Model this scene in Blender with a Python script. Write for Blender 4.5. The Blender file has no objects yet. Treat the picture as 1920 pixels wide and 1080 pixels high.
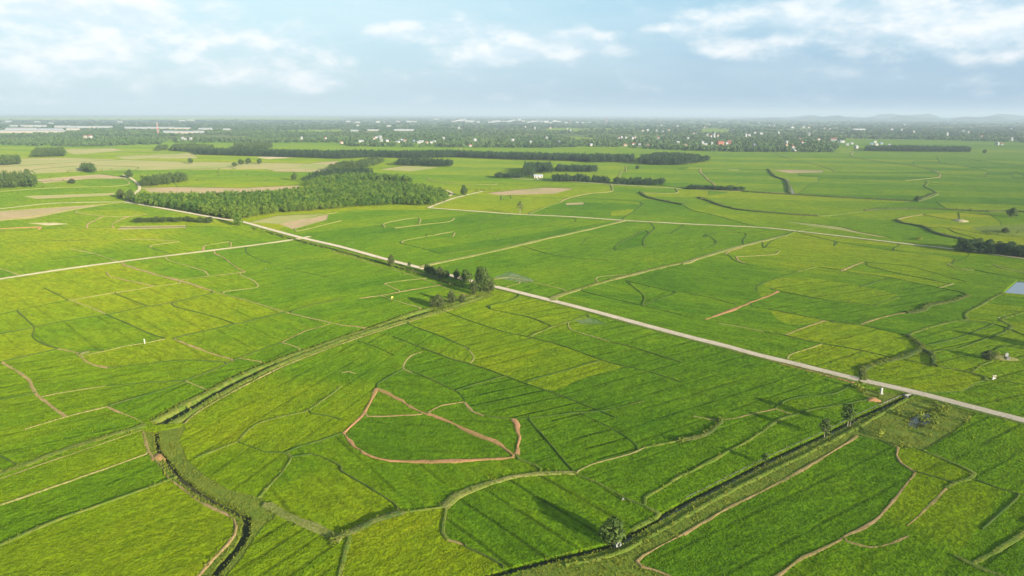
import bpy, math, random
import numpy as np
from mathutils import Vector, Matrix
from mathutils.geometry import delaunay_2d_cdt

sc = bpy.context.scene
R = math.radians
random.seed(7)
rng = np.random.default_rng(11)

# ------------------------------------------------------------------ camera
FPX = 1321.0            # focal length in pixels of the 1920 px wide photograph
CAMH = 80.0
PITCH = math.atan(327.0 / FPX)
ROLL = R(0.22)
cam_d = bpy.data.cameras.new('camera')
cam = bpy.data.objects.new('camera', cam_d)
sc.collection.objects.link(cam)
cam_d.sensor_width = 36.0
cam_d.lens = 36.0 * FPX / 1920.0
cam_d.clip_start = 1.0
cam_d.clip_end = 80000.0
CROT = Matrix.Rotation(math.pi / 2 - PITCH, 3, 'X') @ Matrix.Rotation(ROLL, 3, 'Z')
cam.matrix_world = Matrix.Translation((0, 0, CAMH)) @ CROT.to_4x4()
sc.camera = cam

# ------------------------------------------------------------------ sun, sky, exposure
SUN_EL = R(13.5)
SUN_AZ = R(137.0)       # clockwise from +Y (the view direction): behind the camera, to the right
sun_dir = Vector((math.sin(SUN_AZ) * math.cos(SUN_EL), math.cos(SUN_AZ) * math.cos(SUN_EL), math.sin(SUN_EL)))
sl = bpy.data.lights.new('sun', 'SUN')
sl.energy = 5.0
sl.angle = R(0.5)
sl.color = (1.0, 0.91, 0.74)
so = bpy.data.objects.new('sun', sl)
sc.collection.objects.link(so)
so.rotation_euler = sun_dir.to_track_quat('Z', 'Y').to_euler()
SKY_STRENGTH = 0.10
sc.view_settings.view_transform = 'Standard'
sc.view_settings.look = 'None'
sc.view_settings.gamma = 1.0
sc.view_settings.use_curve_mapping = False
sc.view_settings.exposure = 1.24
HAZE = 1.1e-4             # density of the humid air
sc.cycles.use_denoising = True
sc.cycles.max_bounces = 4
sc.cycles.diffuse_bounces = 2
sc.cycles.volume_bounces = 0
sc.cycles.transparent_max_bounces = 8


class NT:
    """short hand for building node trees"""
    def __init__(self, tree):
        self.t = tree
        tree.nodes.clear()

    def n(self, typ, ins=None, **props):
        nd = self.t.nodes.new(typ)
        for k, v in props.items():
            setattr(nd, k, v)
        for k, v in (ins or {}).items():
            self.set(nd.inputs[k], v)
        return nd

    def set(self, sock, v):
        if isinstance(v, bpy.types.NodeSocket):
            self.t.links.new(v, sock)
        elif v is not None:
            sock.default_value = v

    def m(self, op, a, b=None, c=None, clamp=False):
        nd = self.t.nodes.new('ShaderNodeMath')
        nd.operation = op
        nd.use_clamp = clamp
        self.set(nd.inputs[0], a)
        self.set(nd.inputs[1], b)
        self.set(nd.inputs[2], c)
        return nd.outputs[0]

    def vm(self, op, a, b=None):
        nd = self.t.nodes.new('ShaderNodeVectorMath')
        nd.operation = op
        self.set(nd.inputs[0], a)
        self.set(nd.inputs[1], b)
        return nd.outputs[0]

    def noise(self, vec, scale, detail=3.0, rough=0.55, out=0):
        nd = self.n('ShaderNodeTexNoise', {'Vector': vec, 'Scale': scale, 'Detail': detail, 'Roughness': rough})
        return nd.outputs[out]

    def mixc(self, f, a, b, blend='MIX'):
        nd = self.t.nodes.new('ShaderNodeMix')
        nd.data_type = 'RGBA'
        nd.blend_type = blend
        self.set(nd.inputs[0], f)
        self.set(nd.inputs[6], a)
        self.set(nd.inputs[7], b)
        return nd.outputs[2]

    def sstep(self, v, lo, hi, a=0.0, b=1.0):
        nd = self.n('ShaderNodeMapRange', {'Value': v, 'From Min': lo, 'From Max': hi, 'To Min': a, 'To Max': b})
        nd.interpolation_type = 'SMOOTHSTEP'
        return nd.outputs[0]

    def ramp(self, f, stops):
        nd = self.n('ShaderNodeValToRGB', {'Fac': f})
        e = nd.color_ramp.elements
        while len(e) < len(stops):
            e.new(0.5)
        for el, (p, c) in zip(e, stops):
            el.position = p
            el.color = (*c, 1)
        return nd.outputs[0]

    def xyz(self, v):
        return self.n('ShaderNodeSeparateXYZ', {0: v}).outputs

    def comb(self, x, y, z):
        return self.n('ShaderNodeCombineXYZ', {0: x, 1: y, 2: z}).outputs[0]


def pdir(px, py):
    v = CROT @ Vector(((px - 960) / FPX, -(py - 540) / FPX, -1.0))
    return v.normalized()


def G(px, py, z=0.0):
    """the point of the ground seen at a pixel of the photograph"""
    v = pdir(px, py)
    t = (z - CAMH) / min(v.z, -1e-4)
    return (v.x * t, v.y * t)


world = bpy.data.worlds.new('World')
sc.world = world
world.use_nodes = True
world.cycles.sampling_method = 'MANUAL'
world.cycles.sample_map_resolution = 256
w = NT(world.node_tree)
sky = w.n('ShaderNodeTexSky')
sky.sky_type = 'NISHITA'
sky.sun_disc = False
sky.sun_elevation = SUN_EL
sky.sun_rotation = SUN_AZ
sky.altitude = 100
sky.air_density = 1.0
sky.dust_density = 1.6
sky.ozone_density = 1.2
tc = w.n('ShaderNodeTexCoord').outputs['Generated']
sx, sy, sz = w.xyz(tc)
az = w.m('ARCTAN2', sx, sy)
el = w.m('ARCSINE', sz)
DEG = 180 / math.pi
azd = w.m('MULTIPLY', az, DEG)
eld = w.m('MULTIPLY', el, DEG)
# the cloud banks stand at their own bearing and height above the horizon
BANKS = [  # centre px, half sizes in degrees, weight
    (200, 45, 7.6, 3.2, 1.15), (110, 10, 5.0, 3.0, 1.2), (330, 75, 6.0, 2.0, .95), (470, 95, 6.5, 2.0, .75), (60, 105, 6.0, 1.5, .6),
    (560, 88, 3.2, 1.0, .85), (430, 140, 8.0, 1.0, .75), (580, 155, 3.0, .8, .5), (100, 130, 12, 1.3, .55),
    (760, 62, 3.4, .8, .85), (860, 65, 4.6, 1.0, .85), (1000, 72, 6.0, .8, .8), (900, 102, 4.6, .95, 1.0), (1030, 90, 6.2, 1.2, .8), (1090, 70, 5.0, .5, .7),
    (1140, 102, 2.6, .45, .5), (1260, 52, 2.2, .42, .7), (1400, 35, 4.6, 1.0, .85), (1520, 32, 5.4, 1.0, .85), (1500, 70, 6.5, 1.0, .6), (1430, 85, 4.8, 1.0, .75),
    (1700, 20, 3.8, 2.2, 1.0), (1820, 35, 5.5, 1.5, .95), (1900, 60, 6.0, 1.8, .8), (1850, 85, 5.5, 1.2, .7), (1560, 5, 7, .6, .7), (1690, 60, 7.0, 1.7, .7), (1300, 60, 5, .5, .4),
]
acc = None
for bx, by, ra, re, wt in BANKS:
    d = pdir(bx, by)
    a0 = math.degrees(math.atan2(d.x, d.y))
    e0 = math.degrees(math.asin(d.z))
    q1 = w.m('MULTIPLY_ADD', azd, 1 / ra, -a0 / ra)
    q2 = w.m('MULTIPLY_ADD', eld, 1 / re, -e0 / re)
    q = w.m('MULTIPLY_ADD', q1, q1, w.m('MULTIPLY', q2, q2))
    g = w.m('MULTIPLY_ADD', q, -0.62 * wt, wt)
    acc = w.m('MAXIMUM', 0.0, g) if acc is None else w.m('MAXIMUM', acc, g)
cvec = w.comb(w.m('MULTIPLY', sx, 17.0), w.m('MULTIPLY', sy, 17.0), w.m('MULTIPLY', eld, 0.62))
cn = w.noise(cvec, 1.0, 6.0, 0.56)
cn2 = w.noise(w.comb(w.m('MULTIPLY', sx, 3.4), w.m('MULTIPLY', sy, 3.4), w.m('MULTIPLY', eld, 0.30)), 1.0, 3.0, 0.5)
# general field of clouds outside the picture, same kind
gen = w.m('MULTIPLY', w.sstep(cn2, 0.46, 0.72), w.sstep(eld, 7.0, 14.0))
gen = w.m('MULTIPLY', gen, 0.9)
M = w.m('MAXIMUM', acc, gen)
dens = w.m('ADD', w.m('MULTIPLY', M, 0.95), w.m('MULTIPLY', w.m('SUBTRACT', cn, 0.5), 2.3))
cloud = w.m('MAXIMUM', w.sstep(dens, 0.02, 1.15), w.m('MULTIPLY', w.sstep(dens, 0.80, 1.25), 1.0))
cn_up = w.noise(w.vm('ADD', cvec, (0.10, -0.05, 0.40)), 1.0, 3.0, 0.56)
lit = w.sstep(w.m('SUBTRACT', cn, cn_up), -0.16, 0.16)
K = 1.03 / SKY_STRENGTH
def kc(c):
    return tuple(x * K for x in c) + (1,)
cloudcol = w.mixc(lit, kc((0.33, 0.385, 0.42)), kc((0.445, 0.45, 0.45)))
# thin milky veil of humid air: whiter away from the sun (left), bluer towards it (right)
veil = w.mixc(w.sstep(sx, -0.56, 0.56), kc((0.255, 0.33, 0.368)), kc((0.138, 0.215, 0.298)))
zen = w.mixc(w.sstep(sx, -0.56, 0.56), kc((0.255, 0.375, 0.41)), kc((0.155, 0.265, 0.345)))
vcol = w.mixc(w.sstep(eld, 1.0, 9.0), veil, zen)
wide = w.sstep(cn2, 0.35, 0.75)
skyc = w.mixc(w.sstep(eld, 8.0, 60.0, 0.92, 0.25), sky.outputs[0], vcol)
streak = w.m('MULTIPLY', w.m('MULTIPLY', wide, 0.35), w.sstep(eld, 1.0, 4.0))
skyc = w.mixc(streak, skyc, kc((0.36, 0.405, 0.425)))
skyc = w.mixc(w.m('MULTIPLY', cloud, 0.86), skyc, cloudcol)
bg = w.n('ShaderNodeBackground', {'Color': skyc, 'Strength': SKY_STRENGTH})
wo = w.n('ShaderNodeOutputWorld', {'Surface': bg.outputs[0]})


# ------------------------------------------------------------------ materials
def mat(name):
    m = bpy.data.materials.new(name)
    m.use_nodes = True
    return m, NT(m.node_tree)


def finish(t, color, rough=0.9, bump=None, bstr=0.6, bdist=0.2, spec=0.15, trans=0.0, drough=0.0):
    ins = {'Base Color': color, 'Roughness': rough, 'Specular IOR Level': spec, 'Diffuse Roughness': drough}
    if bump is not None:
        ins['Normal'] = t.n('ShaderNodeBump', {'Strength': bstr, 'Distance': bdist, 'Height': bump}).outputs[0]
    p = t.n('ShaderNodeBsdfPrincipled', ins)
    out = p.outputs[0]
    if trans:
        tr = t.n('ShaderNodeBsdfTranslucent', {'Color': color})
        out = t.n('ShaderNodeMixShader', {0: trans, 1: out, 2: tr.outputs[0]}).outputs[0]
    t.n('ShaderNodeOutputMaterial', {'Surface': out})


def oattr(t, name):
    return t.n('ShaderNodeAttribute', attribute_type='OBJECT', attribute_name=name).outputs['Fac']


RICE_STOPS = [(0.0, (0.053, 0.121, 0.003)), (0.30, (0.086, 0.158, 0.003)), (0.62, (0.136, 0.190, 0.003)), (1.0, (0.200, 0.217, 0.004))]


def rice_material():
    m, t = mat('rice_crop')
    pos = t.n('ShaderNodeNewGeometry').outputs['Position']
    x, y, z = t.xyz(pos)
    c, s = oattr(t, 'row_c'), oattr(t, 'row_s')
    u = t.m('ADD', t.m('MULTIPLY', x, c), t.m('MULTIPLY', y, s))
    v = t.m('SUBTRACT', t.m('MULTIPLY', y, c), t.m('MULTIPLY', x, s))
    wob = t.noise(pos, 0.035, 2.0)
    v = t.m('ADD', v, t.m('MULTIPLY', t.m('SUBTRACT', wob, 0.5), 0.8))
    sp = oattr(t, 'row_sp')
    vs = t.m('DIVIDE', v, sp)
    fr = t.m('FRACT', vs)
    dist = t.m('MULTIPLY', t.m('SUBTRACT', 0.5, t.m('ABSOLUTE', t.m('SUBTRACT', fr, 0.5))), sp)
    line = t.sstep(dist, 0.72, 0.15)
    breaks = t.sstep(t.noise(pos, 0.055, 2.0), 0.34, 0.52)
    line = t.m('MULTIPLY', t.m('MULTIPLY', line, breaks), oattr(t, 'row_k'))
    strip = t.n('ShaderNodeTexWhiteNoise', {'W': t.m('FLOOR', t.m('ADD', vs, 0.5))}, noise_dimensions='1D').outputs[0]
    vec_r = t.comb(t.m('MULTIPLY', u, 0.35), v, z)      # grain drawn out along the sowing direction
    big = t.noise(pos, 0.022, 4.0, 0.6)
    mid = t.noise(vec_r, 0.20, 4.0, 0.6)
    fine = t.sstep(t.noise(pos, 0.85, 3.0, 0.7), 0.30, 0.70)
    tuft = t.sstep(t.noise(vec_r, 0.38, 3.0, 0.65), 0.28, 0.72)
    sh = t.n('ShaderNodeAttribute', attribute_name='shade').outputs['Fac']
    f = t.m('ADD', sh, t.m('MULTIPLY', t.m('SUBTRACT', big, 0.5), 0.75))
    f = t.m('ADD', f, t.m('MULTIPLY', t.m('SUBTRACT', mid, 0.5), 0.50))
    f = t.m('ADD', f, t.m('MULTIPLY', t.m('SUBTRACT', strip, 0.5), t.sstep(sp, 12.0, 24.0, 0.14, 0.42)))
    col = t.ramp(f, RICE_STOPS)
    gr = t.m('ADD', t.m('MULTIPLY', fine, 0.55), t.m('MULTIPLY', tuft, 0.45))
    k = t.m('ADD', 0.58, t.m('MULTIPLY', gr, 0.84))
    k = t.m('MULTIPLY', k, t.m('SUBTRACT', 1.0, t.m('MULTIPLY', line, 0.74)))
    col = t.vm('SCALE', col)
    t.set(col.node.inputs['Scale'], k)
    h = t.m('SUBTRACT', gr, t.m('MULTIPLY', line, 0.8))
    finish(t, col, 0.9, h, 0.7, 0.40, 0.03, drough=0.55)
    return m


def patch_material(name, c1, c2, c3, scale=0.25, bstr=0.7, bdist=0.25, spec=0.1):
    """soil, stubble, rough grass: three colours broken up at three sizes"""
    m, t = mat(name)
    pos = t.n('ShaderNodeNewGeometry').outputs['Position']
    a = t.noise(pos, scale, 4.0, 0.6)
    b = t.noise(pos, scale * 6, 4.0, 0.65)
    big = t.noise(pos, scale * 0.12, 3.0, 0.6)
    col = t.mixc(t.sstep(a, 0.38, 0.64), (*c1, 1), (*c2, 1))
    col = t.mixc(t.sstep(t.m('ADD', t.m('MULTIPLY', b, 0.6), t.m('MULTIPLY', big, 0.4)), 0.46, 0.62), col, (*c3, 1))
    k = t.m('ADD', 0.55, t.m('MULTIPLY', b, 0.9))
    col = t.vm('SCALE', col)
    t.set(col.node.inputs['Scale'], k)
    finish(t, col, 0.92, b, bstr, bdist, spec, drough=0.5)
    return m


def tint_material(name, c_dark, c_light, trans=0.15, rough=0.8):
    """leaves: every clump carries its own leaf tint"""
    m, t = mat(name)
    a = t.n('ShaderNodeAttribute', attribute_name='tint').outputs['Fac']
    pos = t.n('ShaderNodeNewGeometry').outputs['Position']
    r = t.n('ShaderNodeObjectInfo').outputs['Random']
    nz = t.noise(pos, 0.35, 2.0)
    f = t.m('ADD', t.m('MULTIPLY', a, 0.75), t.m('MULTIPLY', t.m('SUBTRACT', nz, 0.4), 0.7))
    f = t.m('ADD', f, t.m('MULTIPLY', t.m('SUBTRACT', r, 0.5), 0.25), clamp=True)
    col = t.mixc(f, (*c_dark, 1), (*c_light, 1))
    finish(t, col, rough, None, spec=0.15, trans=trans)
    return m


def plain_material(name, c, rough=0.7, var=0.25, scale=0.8, spec=0.2):
    m, t = mat(name)
    pos = t.n('ShaderNodeNewGeometry').outputs['Position']
    a = t.noise(pos, scale, 4.0, 0.6)
    col = t.vm('SCALE', (*c,))
    t.set(col.node.inputs['Scale'], t.m('ADD', 1.0 - var / 2, t.m('MULTIPLY', a, var)))
    finish(t, col, rough, a, 0.2, 0.03, spec)
    return m


def water_material(name, c, rough=0.08):
    m, t = mat(name)
    pos = t.n('ShaderNodeNewGeometry').outputs['Position']
    a = t.noise(pos, 0.8, 3.0)
    finish(t, (*c, 1), rough, a, 0.08, 0.05, 0.5)
    return m


M = {}
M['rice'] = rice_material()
M['riceleaf'], t = mat('rice_leaves')
finish(t, t.ramp(t.n('ShaderNodeAttribute', attribute_name='tint').outputs['Fac'], [(p_, tuple(1.3 * q_ for q_ in c_)) for p_, c_ in RICE_STOPS]), 0.8, spec=0.05, trans=0.2)
M['fallow'] = patch_material('fallow_soil', (0.33, 0.23, 0.14), (0.26, 0.20, 0.10), (0.19, 0.19, 0.06), 0.22, 0.8, 0.3)
M['fallow2'] = patch_material('grassy_fallow', (0.24, 0.22, 0.07), (0.27, 0.22, 0.11), (0.15, 0.20, 0.035), 0.10, 0.8, 0.3)
M['soil'] = patch_material('bare_bund_earth', (0.33, 0.215, 0.105), (0.24, 0.165, 0.07), (0.12, 0.14, 0.025), 0.35, 0.8, 0.2)
M['redsoil'] = patch_material('fresh_bund_earth', (0.40, 0.205, 0.10), (0.31, 0.165, 0.075), (0.17, 0.14, 0.035), 0.35, 0.8, 0.25)
M['drygrass'] = patch_material('dry_bund_grass', (0.17, 0.185, 0.04), (0.13, 0.165, 0.025), (0.25, 0.21, 0.085), 0.35, 0.8, 0.3)
M['strawgrass'] = patch_material('straw_bund_grass', (0.215, 0.20, 0.06), (0.15, 0.17, 0.03), (0.275, 0.22, 0.095), 0.30, 0.8, 0.25)
M['grass'] = patch_material('bank_grass_sward', (0.10, 0.15, 0.016), (0.16, 0.18, 0.03), (0.065, 0.11, 0.014), 0.35, 0.9, 0.35)
M['thin'] = patch_material('bund_grass', (0.036, 0.082, 0.010), (0.055, 0.10, 0.012), (0.09, 0.10, 0.022), 0.5, 0.8, 0.25)
M['hedge'] = patch_material('bank_scrub', (0.045, 0.085, 0.014), (0.07, 0.10, 0.018), (0.11, 0.10, 0.035), 0.4, 1.0, 0.5)
M['road'] = patch_material('road_surface', (0.42, 0.355, 0.265), (0.36, 0.30, 0.22), (0.39, 0.33, 0.245), 0.25, 0.15, 0.03)
M['track'] = patch_material('track_surface', (0.40, 0.345, 0.23), (0.34, 0.29, 0.175), (0.27, 0.235, 0.115), 0.35, 0.3, 0.06)
M['concrete'] = plain_material('weathered_concrete', (0.20, 0.19, 0.165), 0.85)
M['mud'] = patch_material('ditch_mud', (0.035, 0.040, 0.018), (0.05, 0.05, 0.025), (0.03, 0.05, 0.012), 0.4, 0.4, 0.1)
M['pond'] = water_material('pond_water', (0.10, 0.12, 0.14))
M['water'] = water_material('ditch_water', (0.035, 0.04, 0.03))
M['weed'] = patch_material('weedy_ground', (0.115, 0.165, 0.015), (0.165, 0.195, 0.02), (0.085, 0.125, 0.015), 0.3, 1.0, 0.4)
M['wet'] = patch_material('sparse_wet_rice', (0.10, 0.14, 0.045), (0.05, 0.11, 0.012), (0.13, 0.15, 0.09), 0.12, 0.5, 0.2)
M['sand'] = patch_material('pale_sand', (0.46, 0.38, 0.24), (0.36, 0.30, 0.17), (0.22, 0.20, 0.07), 0.25, 0.4, 0.15)
M['bark'] = plain_material('bark', (0.16, 0.12, 0.08), 0.95, 0.6, 2.5)
M['barkpale'] = plain_material('pale_bark', (0.30, 0.25, 0.18), 0.95, 0.5, 2.5)
M['leaf'] = tint_material('broad_leaves', (0.038, 0.075, 0.014), (0.11, 0.155, 0.028))
M['leafp'] = tint_material('plantation_leaves', (0.050, 0.115, 0.010), (0.215, 0.285, 0.026))
M['leafbush'] = tint_material('shrub_leaves', (0.085, 0.135, 0.013), (0.24, 0.255, 0.028))
M['leafd'] = tint_material('dark_leaves', (0.024, 0.055, 0.018), (0.062, 0.105, 0.028))
M['leafdry'] = tint_material('sparse_dry_leaves', (0.050, 0.075, 0.018), (0.105, 0.125, 0.034))
M['leaffar'] = tint_material('far_wood_leaves', (0.032, 0.075, 0.020), (0.105, 0.16, 0.040), 0.0)
M['weedleaf'] = tint_material('weed_blades', (0.13, 0.185, 0.014), (0.26, 0.275, 0.028), 0.35)
M['white'] = plain_material('white_paint', (0.31, 0.305, 0.29), 0.6, 0.15)
M['whiteroof'] = plain_material('white_metal_roof', (0.32, 0.33, 0.34), 0.5, 0.2, 0.05)
M['greyroof'] = plain_material('grey_sheet_roof', (0.36, 0.38, 0.40), 0.5, 0.25, 0.1)
M['blueroof'] = plain_material('blue_sheet_roof', (0.16, 0.27, 0.36), 0.5, 0.2, 0.1)
M['redroof'] = plain_material('red_tile_roof', (0.28, 0.085, 0.055), 0.75, 0.3, 0.3)
M['tileroof'] = plain_material('brown_tile_roof', (0.30, 0.16, 0.10), 0.8, 0.3, 0.3)
M['cream'] = plain_material('cream_plaster', (0.34, 0.30, 0.23), 0.8, 0.15)
M['wallgrey'] = plain_material('bare_cement_wall', (0.42, 0.38, 0.34), 0.9, 0.25)
M['brickred'] = plain_material('red_brick_wall', (0.25, 0.11, 0.075), 0.9, 0.25)
M['glass'] = plain_material('dark_window', (0.05, 0.06, 0.07), 0.2, 0.1, 0.8, 0.5)
M['red'] = plain_material('red_paint', (0.50, 0.17, 0.13), 0.6, 0.1)
M['yellow'] = plain_material('yellow_cloth', (0.75, 0.62, 0.10), 0.8, 0.1)
M['blue'] = plain_material('blue_paint', (0.15, 0.30, 0.55), 0.6, 0.1)
M['straw'] = plain_material('pale_straw', (0.72, 0.66, 0.48), 0.8, 0.2, 6.0)
M['clothpale'] = plain_material('pale_cotton', (0.74, 0.72, 0.64), 0.9, 0.1, 6.0)
M['clothdark'] = plain_material('dark_cotton', (0.05, 0.05, 0.06), 0.9, 0.1, 6.0)
M['steel'] = plain_material('grey_steel', (0.55, 0.56, 0.57), 0.5, 0.1)


def ground_material():
    m, t = mat('open_land')
    pos = t.n('ShaderNodeNewGeometry').outputs['Position']
    a = t.noise(pos, 0.0016, 4.0, 0.6)
    b = t.noise(pos, 0.012, 4.0, 0.6)
    col = t.ramp(t.m('ADD', t.m('MULTIPLY', a, 0.7), t.m('MULTIPLY', b, 0.3)),
                 [(0.36, (0.07, 0.105, 0.02)), (0.50, (0.12, 0.16, 0.03)), (0.60, (0.18, 0.19, 0.06)), (0.70, (0.26, 0.22, 0.13))])
    finish(t, col, 0.95, b, 0.5, 2.0, 0.05)
    return m


M['ground'] = ground_material()

# ------------------------------------------------------------------ helpers
col = sc.collection


def link_mesh(name, verts, faces, material, parent=None, smooth=False, tint=None):
    me = bpy.data.meshes.new(name)
    me.from_pydata(verts, [], faces)
    if tint is not None:
        at = me.attributes.new('tint', 'FLOAT', 'FACE')
        at.data.foreach_set('value', np.asarray(tint, dtype=np.float32))
    if material:
        me.materials.append(M[material])
    if smooth:
        me.shade_smooth()
    o = bpy.data.objects.new(name, me)
    col.objects.link(o)
    if parent:
        o.parent = parent
    return o


def np_mesh(name, V, F, material, tint=None):
    """mesh from numpy arrays; F is (n, k)"""
    me = bpy.data.meshes.new(name)
    n, k = F.shape
    me.vertices.add(len(V))
    me.vertices.foreach_set('co', np.ascontiguousarray(V, dtype=np.float32).ravel())
    me.loops.add(n * k)
    me.loops.foreach_set('vertex_index', np.ascontiguousarray(F, dtype=np.int32).ravel())
    me.polygons.add(n)
    me.polygons.foreach_set('loop_start', np.arange(0, n * k, k, dtype=np.int32))
    me.update(calc_edges=True)
    if tint is not None:
        at = me.attributes.new('tint', 'FLOAT', 'FACE')
        at.data.foreach_set('value', np.asarray(tint, dtype=np.float32))
    me.materials.append(M[material])
    o = bpy.data.objects.new(name, me)
    col.objects.link(o)
    return o


def empty(name, loc, rz=0.0, scale=1.0):
    o = bpy.data.objects.new(name, None)
    o.location = loc
    o.rotation_euler = (0, 0, rz)
    o.scale = (scale,) * 3
    o.empty_display_size = 0.5
    col.objects.link(o)
    return o


def tag(o, label=None, cat=None, group=None, kind=None):
    for k, v in (('label', label), ('category', cat), ('group', group), ('kind', kind)):
        if v:
            o[k] = v
    return o


def box(x0, x1, y0, y1, z0, z1):
    v = [(x0, y0, z0), (x1, y0, z0), (x1, y1, z0), (x0, y1, z0), (x0, y0, z1), (x1, y0, z1), (x1, y1, z1), (x0, y1, z1)]
    f = [(0, 3, 2, 1), (4, 5, 6, 7), (0, 1, 5, 4), (1, 2, 6, 5), (2, 3, 7, 6), (3, 0, 4, 7)]
    return v, f


def join(*parts):
    V, F = [], []
    for v, f in parts:
        o = len(V)
        V += list(v)
        F += [tuple(i + o for i in q) for q in f]
    return V, F


def tube(p0, p1, r0, r1, n=6):
    p0, p1 = Vector(p0), Vector(p1)
    q = (p1 - p0).to_track_quat('Z', 'Y')
    V = []
    for p, r in ((p0, r0), (p1, r1)):
        for i in range(n):
            a = 2 * math.pi * i / n
            V.append(tuple(p + q @ Vector((math.cos(a) * r, math.sin(a) * r, 0))))
    F = [(i, (i + 1) % n, n + (i + 1) % n, n + i) for i in range(n)]
    F += [tuple(range(n - 1, -1, -1)), tuple(range(n, 2 * n))]
    return V, F

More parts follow.
